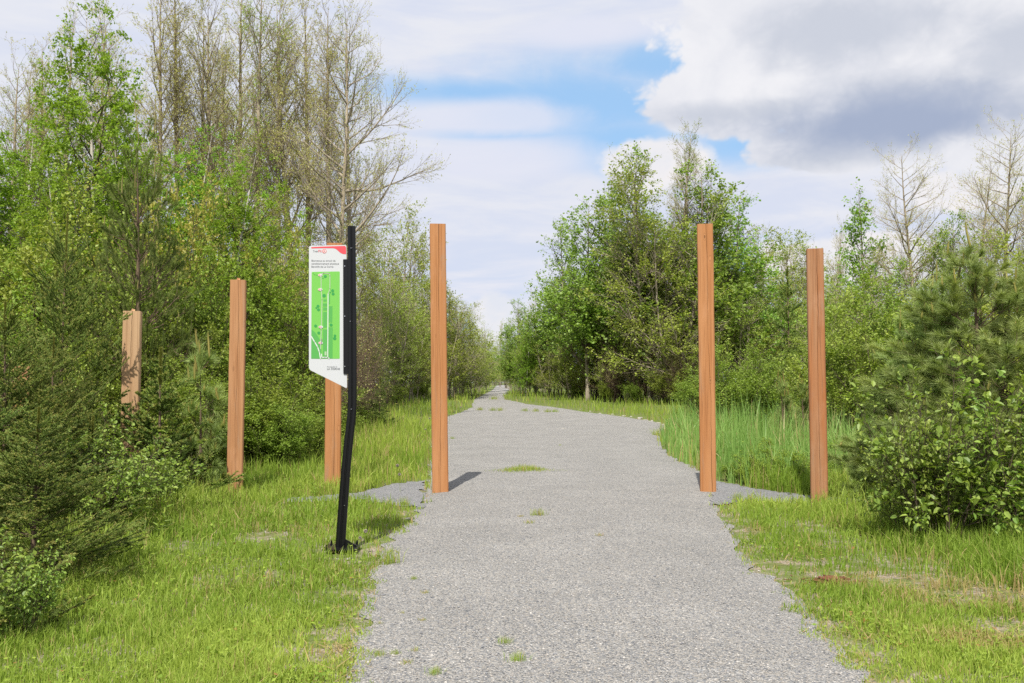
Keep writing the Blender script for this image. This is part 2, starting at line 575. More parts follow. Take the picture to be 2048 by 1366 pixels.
tag(mb.obj('loose_gravel', [mp_]), 'loose grey and beige stones scattered over the gravel path', 'gravel', kind='stuff')

# ------------------------------------------------------------------ posts
def wood_mat(name, c1, c2, c3):
    m, N = new_mat(name)
    tc = N.n('ShaderNodeTexCoord').outputs['Object']
    oi = N.n('ShaderNodeObjectInfo').outputs['Random']
    off = N.n('ShaderNodeCombineXYZ', i0=N.m('MULTIPLY', oi, 7.0), i1=0.0, i2=N.m('MULTIPLY', oi, 31.0))
    add = N.n('ShaderNodeVectorMath', operation='ADD', i0=tc, i1=off.outputs[0])
    def mp(sx, sz):
        q = N.n('ShaderNodeMapping', i0=add.outputs[0])
        q.inputs['Scale'].default_value = (sx, sx, sz)
        return q
    grain = N.noise(mp(55, .9), 1.0, 4, .6, .8)
    broad = N.noise(mp(9, .55), 1.0, 3, .5, .4)
    fine = N.noise(mp(160, 5), 1.0, 3, .6)
    wear = N.noise(mp(4, 1.3), 1.0, 5, .65)
    col = N.mix(N.smooth(broad, .3, .7), c1, c2)
    col = N.mix(N.m('MULTIPLY', N.smooth(grain, .48, .66), .6), col, c3)
    col = N.mix(N.m('MULTIPLY', N.smooth(wear, .55, .75), .35), col, tuple(min(1, v * 1.25 + .06) for v in c1))
    # knots
    vo = N.n('ShaderNodeTexVoronoi', i0=mp(7.0, 2.6))
    vo.inputs['Scale'].default_value = 1.0
    ring = N.m('SINE', N.m('MULTIPLY', vo.outputs['Distance'], 90.0))
    knot = N.m('SUBTRACT', 1.0, N.smooth(vo.outputs['Distance'], .05, .16))
    kc = N.mix(N.smooth(ring, -.4, .8), tuple(v * .35 for v in c2), tuple(v * 1.15 for v in c1))
    col = N.mix(N.m('MULTIPLY', knot, .85), col, kc)
    grey = N.noise(mp(11, 1.1), 1.0, 6, .7, .6)
    col = N.mix(N.m('MULTIPLY', N.smooth(grey, .52, .74), .5), col, (.27, .215, .165))
    col = N.mix(N.m('MULTIPLY', fine, .25), col, tuple(v * .6 for v in c1))
    p = N.n('ShaderNodeBsdfPrincipled', Roughness=.8)
    N.set(p.inputs['Base Color'], col)
    p.inputs['Specular IOR Level'].default_value = .2
    b = N.n('ShaderNodeBump', Strength=.35, Distance=.004)
    N.set(b.inputs['Height'], N.m('ADD', grain, fine))
    N.set(p.inputs['Normal'], b)
    N.n('ShaderNodeOutputMaterial', i0=p)
    return m


M['wood_orange'] = wood_mat('orange_cedar', (.45, .215, .092), (.38, .16, .058), (.22, .085, .03))
M['wood_pink'] = wood_mat('pinkish_cedar', (.45, .235, .115), (.39, .18, .078), (.23, .095, .038))
M['wood_pale'] = wood_mat('pale_cedar', (.50, .33, .19), (.44, .26, .135), (.29, .165, .085))
M['wood_worn'] = wood_mat('weathered_cedar', (.36, .19, .10), (.37, .14, .05), (.18, .075, .035))


def post(x, y, h, w, mat, label, rz=0.0, lean=0.0, seed=1, crack=(-.2, .2), splinter=False):
    """square sawn timber with chamfered corners and one drying crack that wanders up its front face"""
    rg = np.random.default_rng(seed)
    hw, ch = w / 2, .011
    nz = 40
    zs = np.linspace(-.25, h, nz)
    cx = np.interp(zs, np.linspace(-.25, h, 6), np.linspace(crack[0], crack[1], 6) * hw + rg.uniform(-.12, .12, 6) * hw) + rg.uniform(-.003, .003, nz)
    gap = np.interp(zs, np.linspace(-.25, h, 9), rg.uniform(.0003, .0024, 9))
    wob = np.cumsum(rg.normal(0, .0006, nz))
    rings = []
    for z, c, g, q in zip(zs, cx, gap, wob):
        rings.append([(-hw + ch, -hw), (c - g, -hw), (c, -hw + .035), (c + g, -hw), (hw - ch, -hw), (hw, -hw + ch), (hw, hw - ch), (hw - ch, hw), (-hw + ch, hw), (-hw, hw - ch), (-hw, -hw + ch)])
    P = np.array(rings)
    P[:, :, 0] += wob[:, None] + lean * np.maximum(zs, 0)[:, None]
    V = np.concatenate([P, np.broadcast_to(zs[:, None, None], (nz, 11, 1))], -1)
    mb = MB()
    i = np.arange(nz - 1)[:, None] * 11
    j = np.arange(11)[None]
    jn = (j + 1) % 11
    mb.add(V.reshape(-1, 3), np.stack([i + j, i + jn, i + 11 + jn, i + 11 + j], -1).reshape(-1, 4))
    top = V[-1]
    # end grain: fan around the crack tip
    t = np.vstack([top, top.mean(0) + (0, 0, .003)])
    mb.add(t, np.array([(a, (a + 1) % 11, 11) for a in range(11)]))
    if splinter:
        bx, by = float(cx[-1]) + lean * h, -hw * .4
        mb.add([(bx - .02, by, h), (bx + .018, by, h), (bx + .02, by + .02, h + .022), (bx - .012, by + .01, h + .03)], [(0, 1, 2, 3)])
    o = mb.obj('wooden_post', [mat])
    o.location = (x, y, float(terrain(x, y)))
    o.rotation_euler = (0, 0, rz)
    return tag(o, label, 'post', 'sawn timber posts in a descending arc')


def post_px(px, py_base, py_top, wpx, *a, **k):
    x, y = ground(px, py_base)
    zt = ztop(py_top, y)
    return post(x, y, zt - float(terrain(x, y)), wpx / F_PX * y, *a, **k)


post_px(881, 986, 450, 31.5, M['wood_orange'], 'tall orange timber post standing at the left edge of the gravel path', rz=R(6), lean=-.013, seed=3, crack=(.05, .1))
post_px(1416, 984, 450, 31, M['wood_orange'], 'tall orange timber post standing at the right edge of the gravel path', rz=R(-10), lean=-.002, seed=4, crack=(.45, .15))
post_px(1639, 1006, 499, 32, M['wood_worn'], 'weathered timber post standing in tall grass beside the leafy shrub on the right', rz=R(-15), lean=-.003, seed=6, crack=(.1, .1))
post_px(665, 979, 488, 31, M['wood_orange'], 'timber post standing directly behind the white map sign', rz=R(9), seed=7, crack=(.05, .15), lean=.001)
post_px(469, 999, 561, 30, M['wood_pink'], 'pinkish timber post in the grass between the map sign and the pale post', rz=R(13), seed=8, crack=(-.1, .1), lean=.002, splinter=True)
post_px(258, 1012, 623, 33, M['wood_pale'], 'short pale timber post half hidden by spruces and leafy shrubs', rz=R(16), seed=9, crack=(-.1, -.05), lean=.001, splinter=True)
post_px(42, 1030, 733, 32, M['wood_pink'], 'shortest timber post, almost hidden behind the dark foreground spruce at far left', rz=R(14), seed=10)

# ------------------------------------------------------------------ the map sign
M['black'] = plain('black_powder_coat', (.006, .006, .007), .3, .35)
M['white'] = plain('white_enamel', (.50, .515, .535), .45, .35)
M['red'] = plain('red_print', (.62, .07, .09), .5, .3)
M['map_light'] = plain('light_green_print', (.155, .45, .08), .5, .3)
M['map_mid'] = plain('mid_green_print', (.085, .34, .075), .5, .3)
M['map_dark'] = plain('dark_green_print', (.035, .27, .065), .5, .3)
M['map_road'] = plain('white_print', (.58, .60, .58), .5, .3)
M['map_trail'] = plain('grey_green_print', (.34, .45, .29), .5, .3)
M['ink'] = plain('grey_ink', (.17, .18, .19), .6, .3)
M['ink_soft'] = plain('soft_grey_ink', (.30, .31, .33), .6, .3)
M['steel'] = plain('bare_steel', (.65, .66, .68), .3, .5, 1.0)
SD = 7.13                                            # distance of the sign
SCL = SD / F_PX
sgx, sgy = X(690, SD), SD
sign = tag(empty('map_sign', (sgx, sgy, float(terrain(sgx, sgy)))), 'white trail map sign with red corner on a bent black pole in the grass', 'sign')


def sp(px, py):
    return X(px, SD) - sgx, ztop(py, SD) - sign.location.z


def prism_mesh(mb, pts, y0, y1, mat=0):
    """closed outline (x, z) between depths y0 (front) and y1 (back)"""
    n = len(pts)
    V = [(x, y0, z) for x, z in pts] + [(x, y1, z) for x, z in pts]
    mb.add(V, [tuple(range(n))[::-1]], mat)
    mb.add(V, [tuple(range(n, 2 * n))], mat)
    mb.add(V, [(i, (i + 1) % n, n + (i + 1) % n, n + i) for i in range(n)], mat)


def prism(name, pts, y0, y1, mat, parent):
    area = sum(pts[i][0] * pts[(i + 1) % len(pts)][1] - pts[(i + 1) % len(pts)][0] * pts[i][1] for i in range(len(pts)))
    if area > 0: pts = pts[::-1]
    mb = MB()
    prism_mesh(mb, pts, y0, y1)
    return mb.obj(name, [mat], parent)


def rounded(pts, rad, n=6):
    out = []
    k = len(pts)
    for i, p_ in enumerate(pts):
        r = rad[i] if isinstance(rad, (list, tuple)) else rad
        p_, a, b = np.array(p_, float), np.array(pts[i - 1], float), np.array(pts[(i + 1) % k], float)
        u, w = norm(a - p_), norm(b - p_)
        q0, q1 = p_ + u * r, p_ + w * r
        for t in np.linspace(0, 1, n + 1):
            out.append(tuple((1 - t) ** 2 * q0 + 2 * t * (1 - t) * p_ + t * t * q1))
    return out


PX = lambda L: [sp(*q) for q in L]
panel = prism('panel', rounded(PX([(615.5, 492), (691, 490), (694.5, 777), (618, 739)]), [.016, .016, .016, .022]), -.006, 0, M['white'], sign)
YF = -.006
swoosh = [(620, 494.5), (640, 493.5), (688, 492), (690.3, 495), (690.5, 508.6), (684, 508.3), (679, 506), (674, 501.5), (670, 498.2), (665, 496.6), (640, 496.6), (620.5, 497)]
prism('red_corner', PX(swoosh), YF - .001, YF, M['red'], panel)
MAPM = [M['map_light'], M['map_mid'], M['map_dark'], M['map_trail'], M['map_road'], M['red'], M['ink']]


def cw(q):
    area = sum(q[i][0] * q[(i + 1) % len(q)][1] - q[(i + 1) % len(q)][0] * q[i][1] for i in range(len(q)))
    return q[::-1] if area > 0 else q


def patches(mb, polys, mi, lvl):
    for q in polys:
        prism_mesh(mb, cw(PX(q)), YF - .001 - .0006 * lvl, YF - .001, mi)


def line(pts, w):
    pts = np.array(pts, float)
    out = []
    for a, b in zip(pts[:-1], pts[1:]):
        d = norm(b - a)
        nn = np.array([-d[1], d[0]]) * w / 2
        a2, b2 = a - d * w * .25, b + d * w * .25
        out.append([tuple(a2 + nn), tuple(b2 + nn), tuple(b2 - nn), tuple(a2 - nn)])
    return out


def disc(cx, cy, r, n=12, ry=None):
    return [(cx + r * math.cos(t * 2 * math.pi / n), cy + (ry or r) * math.sin(t * 2 * math.pi / n)) for t in range(n)]


rect = lambda a, b, c, d: [(a, b), (c, b), (c, d), (a, d)]
mb = MB()
prism_mesh(mb, cw(rounded(PX([(621.5, 544), (678, 543), (679.3, 717.5), (622.3, 717.5)]), .008)), YF - .001, YF, 0)
patches(mb, [rect(646, 599, 652, 603), rect(645, 607, 653, 613), rect(645.5, 615, 653, 621), rect(645.5, 624, 653, 655), rect(645.5, 659, 654, 717), rect(656.5, 588, 659, 608),
             rect(656.5, 612.5, 664, 645), rect(656.5, 654.5, 665, 717), [(622.2, 659), (630, 665), (637, 675), (641, 684), (644, 717), (622.3, 717)]], 1, 1)
patches(mb, [disc(cx, cy, r, 10) for cx, cy, r in [(649, 553, 3), (644.5, 556.5, 1.2), (664, 581.5, 3), (665, 588, 3), (659.5, 585, 1.6), (647, 591.5, 3.6), (635, 612.5, 3), (636, 619.5, 3), (631.5, 616, 1.8),
             (630.5, 652, 3), (661.5, 650, 3.2), (637, 666, 3), (669.5, 671.5, 2.6), (669, 677, 3.4)]], 2, 2)
patches(mb, line([(624, 546), (627, 549.5), (633, 550.5), (638, 550.5)], .7), 1, 1.6)
patches(mb, line([(641, 698), (642, 660), (643, 600), (641, 578), (640.5, 548), (646, 546.5), (657, 547), (658.5, 552), (658.5, 578), (655, 588)], 1.7), 3, 3)
patches(mb, line([(655, 588), (655.5, 715), (650, 714.5), (643.5, 715), (643, 708)], 1.7) + line([(622.2, 673), (629, 684), (635, 694), (638.5, 704), (641, 717)], 1.9) + line([(655.5, 715), (658.5, 717)], 1.7), 4, 3.6)
patches(mb, [rect(649, 703, 653, 711)], 3, 3)
mapo = mb.obj('map', MAPM, panel)
STN = ((639, 550.5), (639.2, 579.3), (641, 654.2), (641, 686))
for cx, cy in STN:
    mb = MB()
    patches(mb, [disc(cx, cy, 4.6, 16, 2.8)], 4, 5)
    patches(mb, [disc(cx - 1.6, cy, 1.9, 12)], 5, 6)
    patches(mb, [disc(cx - 1.6, cy, 1.0, 10)], 4, 7)
    mb.obj('station_marker', MAPM, panel)


def lettering(name, text, px, py, width_px, mat, bold=0.0, lvl=1.0, parent=panel):
    cu = bpy.data.curves.new(name, 'FONT')
    cu.body = text
    cu.extrude = .0004
    cu.offset = bold
    tmp = bpy.data.objects.new('tmp_text', cu)
    COL.objects.link(tmp)
    dg = bpy.context.evaluated_depsgraph_get()
    dg.update()
    me = bpy.data.meshes.new_from_object(tmp.evaluated_get(dg))
    bpy.data.objects.remove(tmp)
    co = np.zeros(len(me.vertices) * 3, np.float32)
    me.vertices.foreach_get('co', co)
    co = co.reshape(-1, 3)
    s = width_px * SCL / (co[:, 0].max() - co[:, 0].min())
    x0, z0 = sp(px, py)
    out = np.column_stack([x0 + (co[:, 0] - co[:, 0].min()) * s, YF - .0012 * lvl + co[:, 2] * -.4, z0 + co[:, 1] * s])
    me.vertices.foreach_set('co', out.astype(np.float32).ravel())
    me.materials.clear()
    me.materials.append(mat)
    o = bpy.data.objects.new(name, me)
    COL.objects.link(o)
    o.parent = parent
    return o


lettering('heading', 'Trek', 623.6, 504.6, 10.5, M['ink'], .008)
lettering('heading', 'Fit', 634.6, 504.6, 6.6, M['red'], .008)
lettering('welcome_text', 'Bienvenue au circuit de', 621, 523.2, 48, M['ink'], .004)
lettering('welcome_text', 'conditionnement physique', 621, 529.2, 55, M['ink'], .004)
lettering('welcome_text', 'Benchfit de La Corne', 621, 535.2, 44, M['ink'], .004)
lettering('town_text', 'Municipalité de', 654.3, 734.6, 20, M['ink'])
lettering('town_text', 'LA CORNE', 654.3, 739.6, 25.5, M['ink'], .02)
for (cx, cy), dg_ in zip(STN, '4321'):
    lettering('station_number', dg_, cx + 1.2, cy + 1.5, 1.7, M['ink'], .01, 4.6)
mb = MB()
patches(mb, [disc(646.7, 502.6, 4.2, 20)], 5, 1)
patches(mb, [disc(646.7, 502.6, 3.2, 20)], 4, 2)
patches(mb, line([(645.6, 500.4), (647.6, 502.6), (645.6, 504.8)], 1.1) + [disc(644.6, 502.6, .7, 8)], 5, 3)
mb.obj('emblem', MAPM, panel)


def tube(mb, pts, rad, sides=10, cap=True, mat=0, v=.5, k=0.0):
    P = np.array(pts, float)[None]
    r = np.broadcast_to(np.asarray(rad, float), (P.shape[1],))[None]
    tubes(mb, P, r, sides, mat, v, k)
    if cap:
        n = P.shape[1] * sides
        for a, c in ((0, P[0, 0]), (P.shape[1] - 1, P[0, -1])):
            ring = mb.V[-1][a * sides:(a + 1) * sides] if a == 0 else last
            if a == 0: last = mb.V[-1][(P.shape[1] - 1) * sides:]
            mb.add(np.vstack([ring, c]), [(i, (i + 1) % sides, sides) for i in range(sides)], mat, v, k)


def tubes(mb, P, rad, sides=4, mat=0, v=.5, k=0.0):
    """P [N,K,3] polylines, rad [N,K]"""
    N_, K_, _ = P.shape
    T = norm(np.gradient(P, axis=1)) if K_ > 2 else norm(np.repeat(P[:, 1:] - P[:, :1], 2, 1))
    mean = norm(P[:, -1] - P[:, 0])
    ref = np.where(np.abs(mean[:, 2:3]) > .8, np.array([[1., 0, 0]]), np.array([[0, 0, 1.]]))[:, None]
    U = norm(np.cross(T, ref))
    W_ = np.cross(T, U)
    an = np.arange(sides) * 2 * math.pi / sides
    ring = P[:, :, None] + rad[:, :, None, None] * (np.cos(an)[:, None] * U[:, :, None] + np.sin(an)[:, None] * W_[:, :, None])
    b = (np.arange(N_)[:, None, None] * K_ + np.arange(K_ - 1)[None, :, None]) * sides
    j = np.arange(sides)[None, None]
    jn = (j + 1) % sides
    F = np.stack([b + j, b + jn, b + sides + jn, b + sides + j], -1).reshape(-1, 4)
    vv = np.repeat(np.broadcast_to(v, (N_,)), K_ * sides)
    kk = np.repeat(np.broadcast_to(k, (N_,)), K_ * sides)
    mb.add(ring.reshape(-1, 3), F, mat, vv, kk, True)


pole_px = [(683.5, 1099), (687.5, 1030), (693.5, 940), (699, 880), (704, 835), (705.5, 805), (705, 720), (703.5, 600), (702, 500), (701.2, 453)]
wid = np.interp([q[1] for q in pole_px], [453, 800, 1099], [4.1, 4.5, 5.0])
mb = MB()
for s in (-1, 1):
    tube(mb, [(sp(px + s * w * .98, py)[0], -.012, sp(px, py)[1]) for (px, py), w in zip(pole_px, wid)], wid * SCL, 12)
tube(mb, [(sp(px, py)[0], -.006, sp(px, py)[1]) for (px, py), w in zip(pole_px, wid)], wid * SCL * .9, 8)
pole = mb.obj('pole', [M['black']], sign)
brk = prism('bracket', rounded(PX([(684.8, 519), (699, 519), (699, 748), (687.2, 748)]), .006), -.014, -.0072, M['black'], sign)
for px, py in ((688.3, 532.6), (689.2, 632.6), (690.2, 732.8)):
    x0, z0 = sp(px, py)
    mb = MB()
    tube(mb, [(x0, -.0142, z0), (x0, -.019, z0)], [.0058, .0042], 10)
    mb.obj('rivet', [M['steel']], brk)
for px, py in ((701.2, 497), (700.8, 643), (704.2, 818), (692, 1010)):
    x0, z0 = sp(px, py)
    mb = MB()
    tube(mb, [(x0, -.026, z0), (x0, -.031, z0)], [.004, .003], 8)
    mb.obj('screw', [M['steel']], pole)
base = MB()
bx0, bx1 = sp(653, 1100)[0], sp(720, 1100)[0]
prism_mesh(base, [(bx0, .030), (bx1, .030), (bx1, .040), (bx0, .040)][::-1], -.13, .13)
bp = base.obj('base_plate', [M['black']], sign)
gus = prism('gusset', [(sp(691, 0)[0], .0405), (sp(719, 0)[0], .0405), (sp(716, 0)[0], .05), (sp(692, 0)[0], sp(0, 1076)[1])], -.015, -.009, M['black'], sign)
for qx, qy in ((bx0 + .03, -.1), (bx1 - .03, -.1), (bx0 + .03, .1), (bx1 - .03, .1)):
    mb = MB()
    tube(mb, [(qx, qy, .04), (qx, qy, .055)], .010, 6)
    tube(mb, [(qx, qy, .055), (qx, qy, .07)], .006, 8)
    mb.obj('anchor_bolt', [M['black']], bp)

# ------------------------------------------------------------------ plants: skeletons grown level by level
def grow(base, d, L, P, up, wob, rg):
    """polylines from base points along d, bending towards up"""
    n = len(base)
    out = np.zeros((n, P, 3))
    out[:, 0] = base
    cur = norm(d)
    step = (np.broadcast_to(L, (n,)) / (P - 1))[:, None]
    upv = np.zeros((n, 3))
    upv[:, 2] = up
    for i in range(1, P):
        cur = norm(cur + upv / (P - 1) + rg.normal(0, wob, (n, 3)))
        out[:, i] = out[:, i - 1] + cur * step
    return out


def along(P, idx, t):
    K_ = P.shape[1]
    f = np.clip(t * (K_ - 1), 0, K_ - 1.001)
    i = f.astype(int)
    fr = (f - i)[:, None]
    a, b = P[idx, i], P[idx, i + 1]
    return a * (1 - fr) + b * fr, norm(b - a), i, fr[:, 0]


def branch(P, rad, n, rg, t=(.1, 1), ang=45, sd=8, L=None, K_=4, up=.3, wob=.08, rk=.012, rmin=.002, planar=False, strat=False, weight=True):
    plen = np.linalg.norm(np.diff(P, axis=1), axis=-1).sum(1)
    idx = rg.choice(len(P), n, p=plen / plen.sum()) if weight else rg.integers(0, len(P), n)
    tt = rg.uniform(t[0], t[1], n)
    if strat: tt = np.linspace(t[0], t[1], n) + rg.normal(0, .4 / n, n)
    tt = np.clip(tt, 0, 1)
    b, T, i, fr = along(P, idx, tt)
    rv = rg.normal(0, 1, (n, 3))
    if strat:
        az_ = np.arange(n) * 2.4 + rg.normal(0, .5, n)
        rv = np.column_stack([np.cos(az_), np.sin(az_), np.zeros(n)])
        perp = norm(rv - (rv * T).sum(1, keepdims=True) * T)
    elif planar:
        perp = norm(np.cross(T, (0, 0, 1.0))) * rg.choice([-1, 1], n)[:, None] + np.array([0, 0, 1]) * rg.normal(0, .22, (n, 1))
        perp = norm(perp)
    else:
        perp = norm(np.cross(T, rv))
    a = np.radians(rg.normal(ang, sd, n))[:, None]
    d = np.cos(a) * T + np.sin(a) * perp
    ln = L(plen[idx], tt) * rg.uniform(.7, 1.25, n)
    Q = grow(b, d, ln, K_, up, wob, rg)
    rp_ = rad[idx, i] * (1 - fr) + rad[idx, np.minimum(i + 1, rad.shape[1] - 1)] * fr
    r0 = np.maximum(np.minimum(rp_ * .75, rk * ln), rmin)
    rr = np.maximum(r0[:, None] * (1 - .85 * np.linspace(0, 1, K_))[None], rmin * .6)
    return Q, rr, tt, idx


def trunks(H, r0, stems, spread, rg, K_=14, wob=.02, lean=.0):
    az_ = rg.uniform(0, 6.28, stems)
    d = np.column_stack([np.cos(az_) * spread, np.sin(az_) * spread, np.ones(stems)])
    base = np.column_stack([np.cos(az_), np.sin(az_), np.zeros(stems)]) * r0 * (1.5 if stems > 1 else 0)
    hs = H * rg.uniform(.72, 1.0, stems)
    hs[0] = H
    P = grow(base, d, hs, K_, .5 * spread, wob, rg)
    P[:, :, 2] -= .15
    s = np.linspace(0, 1, K_)
    rad = r0 * (hs / H)[:, None] * ((1 - s) ** .8 * .96 + .04)[None]
    rad[:, 0] *= 1.25
    return P, rad


def leaves(mb, P, n, rg, size, asp=.6, t=(.15, 1), jit=.5, droop=.3, mat=0, fold=False, k=0.0, clump=None):
    """leaf blades along twigs; fold gives two facets meeting at the midrib"""
    plen = np.linalg.norm(np.diff(P, axis=1), axis=-1).sum(1)
    w = plen.copy()
    if clump is not None:
        w = w * clump
    idx = rg.choice(len(P), n, p=w / w.sum())
    b, T, _, _ = along(P, idx, rg.uniform(t[0], t[1], n))
    ax = norm(T * .5 + rg.normal(0, .6, (n, 3)) + np.array([0, 0, -droop]))
    sd = norm(np.cross(ax, rg.normal(0, .55, (n, 3)) + np.array([0, 0, 1.0])))
    nn = np.cross(sd, ax)
    Ls = size * rg.uniform(.6, 1.25, n)[:, None]
    b = b + rg.normal(0, 1, (n, 3)) * Ls * jit
    Wd = Ls * asp * .5
    v = rg.uniform(0, 1, n)
    if not fold:
        V = np.stack([b, b + ax * Ls * .45 + sd * Wd, b + ax * Ls, b + ax * Ls * .45 - sd * Wd], 1)
        mb.add(V.reshape(-1, 3), np.arange(n * 4).reshape(n, 4), mat, np.repeat(v, 4), k)
    else:
        lift = nn * Wd * .35
        dr = np.array([0, 0, -1]) * Ls * .12
        V = np.stack([b, b + ax * Ls * .3 + sd * Wd * .9 + lift, b + ax * Ls * .68 + sd * Wd * .8 + lift + dr * .5, b + ax * Ls + dr,
                      b + ax * Ls * .68 - sd * Wd * .8 + lift + dr * .5, b + ax * Ls * .3 - sd * Wd * .9 + lift, b + ax * Ls * .5 + dr * .3], 1)
        f = np.array([(0, 1, 6, 6), (1, 2, 6, 6), (2, 3, 6, 6), (3, 4, 6, 6), (4, 5, 6, 6), (5, 0, 6, 6)])[:, :3]
        mb.add(V.reshape(-1, 3), (f[None] + (np.arange(n) * 7)[:, None, None]).reshape(-1, 3), mat, np.repeat(v, 7), k)


PROTO = {}
def proto(key, fn):
    if key not in PROTO: PROTO[key] = fn()
    return PROTO[key]


def place(mesh_set, name, x, y, H, rz, label, cat, group=None, sxy=None, z=None, parts=('trunk', 'crown'), tilt=0.0):
    """mesh_set: (native height, mesh, mesh ...) -> one Empty with a child per mesh; repeats share the mesh data"""
    h0, meshes = mesh_set[0], mesh_set[1:]
    s = H / h0
    o = empty(name, (x, y, float(terrain(x, y)) - .02 if z is None else z), rz)
    o.scale = (s * (sxy or 1), s * (sxy or 1), s)
    if tilt: o.rotation_euler = (0, tilt, rz)
    for nm, me in zip(parts, meshes):
        c = bpy.data.objects.new(nm, me)
        COL.objects.link(c)
        c.parent = o
    return tag(o, label, cat, group)


def aspen_bare(seed, wide=1.0, buds=5200, kind='bud', low=.3, twn=5200, ang=40, up=.55):
    """tall straight poplar just coming into bud: ascending limbs, a haze of fine twigs"""
    rg = np.random.default_rng(seed)
    H = 15.0
    P0, r0 = trunks(H, .15, 1, .03, rg, 18, .014)
    prof = lambda pl, t: H * .21 * wide * np.clip(1.25 - t, .1, 1) ** .7 * np.where(t < .4, .75, 1)
    P1, r1, t1, _ = branch(P0, r0, 40, rg, (low, .985), ang, 9, prof, 8, up, .07, .016, .006, strat=True)
    P2, r2, t2, _ = branch(P1, r1, 340, rg, (.15, .98), 38, 10, lambda pl, t: pl * .48 * (1.15 - .6 * t), 5, .35, .08, .010, .004)
    P3, r3, _, _ = branch(P2, r2, twn, rg, (.1, 1), 36, 12, lambda pl, t: .16 + pl * .38 * (1.1 - .5 * t), 3, .25, .1, .008, .0028)
    a = MB()
    tubes(a, P0, r0, 8)
    tubes(a, P1, r1, 5, 1)
    tubes(a, P2, r2, 3, 1)
    c = MB()
    tubes(c, P3, r3, 3, 0)
    leaves(c, P3, buds, rg, .062, .55, (.3, 1), .25, .1, 1)
    return H, a.mesh('trunk', [M['bark_aspen'], M['bark_grey']]), c.mesh('crown', [M['twig'], M[kind]])


def budding(seed, stems=1, leaf='olive', n=7000, size=.075, wide=1.0, low=.12, H=8.0, r0=.06, bark='bark_grey', twn=1700):
    """slim thicket tree with small olive leaves all the way down"""
    rg = np.random.default_rng(seed)
    P0, rr = trunks(H, r0, stems, .12 if stems > 1 else .04, rg, 14, .03)
    P1, r1, _, _ = branch(P0, rr, 42 * (1 + (stems > 1)), rg, (low, .97), 50, 10, lambda pl, t: H * .25 * wide * (1.15 - t) ** .6, 7, .55, .1, .013, .004)
    P2, r2, _, i2 = branch(P1, r1, 420, rg, (.15, 1), 42, 12, lambda pl, t: pl * .5 * (1.15 - .6 * t), 4, .3, .1, .009, .0025)
    P3, r3, _, i3 = branch(P2, r2, twn, rg, (.1, 1), 40, 14, lambda pl, t: .12 + pl * .4, 3, .15, .12, .006, .0018)
    a = MB()
    tubes(a, P0, rr, 7)
    tubes(a, P1, r1, 4)
    tubes(a, P2, r2, 3)
    c = MB()
    tubes(c, P3, r3, 3, 0)
    leaves(c, P3, n, rg, size, .6, (.1, 1), .5, .15, 1, clump=(rg.uniform(.15, 1, len(P1)) ** 1.3)[i2][i3] * rg.uniform(.1, 1.9, len(P2))[i3] * rg.uniform(.3, 1.7, len(P3)))
    return H, a.mesh('trunk', [M[bark]]), c.mesh('crown', [M['twig'], M[leaf]])


def leafy(seed, leaf='birch', bark='bark_birch', n=30000, size=.062, H=9.5, wide=1.0, low=.08, ang=55, droop=.5, up2=-.1, asp=.75, r0=.075, spread=.5, stems=1, gaps=.9, taper=.75):
    rg = np.random.default_rng(seed)
    P0, rr = trunks(H, r0, stems, .10 if stems > 1 else .02, rg, 16, .02)
    P1, r1, t1, _ = branch(P0, rr, 64 * (1 + (stems > 1)), rg, (low, .985), ang, 9, lambda pl, t: H * .27 * wide * np.clip(1.06 - t, .05, 1) ** taper, 8, .5, .07, .012, .004, strat=stems == 1)
    P2, r2, _, i2 = branch(P1, r1, 760, rg, (.15, 1), 45, 12, lambda pl, t: .1 + pl * .42 * (1.15 - .6 * t), 5, up2, .09, .008, .003)
    P3, r3, _, i3 = branch(P2, r2, 2600, rg, (.1, 1), 42, 14, lambda pl, t: .1 + pl * .38, 4, up2 - .3, .1, .006, .0016)
    g = rg.uniform(1 - gaps, 1 + gaps, len(P1))[i2][i3] * rg.uniform(.3, 1.7, len(P3))
    a = MB()
    tubes(a, P0, rr, 8)
    tubes(a, P1, r1, 4, 1)
    tubes(a, P2, r2, 3, 1)
    c = MB()
    tubes(c, P3, r3, 3, 0)
    leaves(c, P3, n, rg, size, asp, (.1, 1), spread, droop, 1, clump=g)
    return H, a.mesh('trunk', [M[bark], M['bark_dark']]), c.mesh('crown', [M['bark_dark'], M[leaf]])


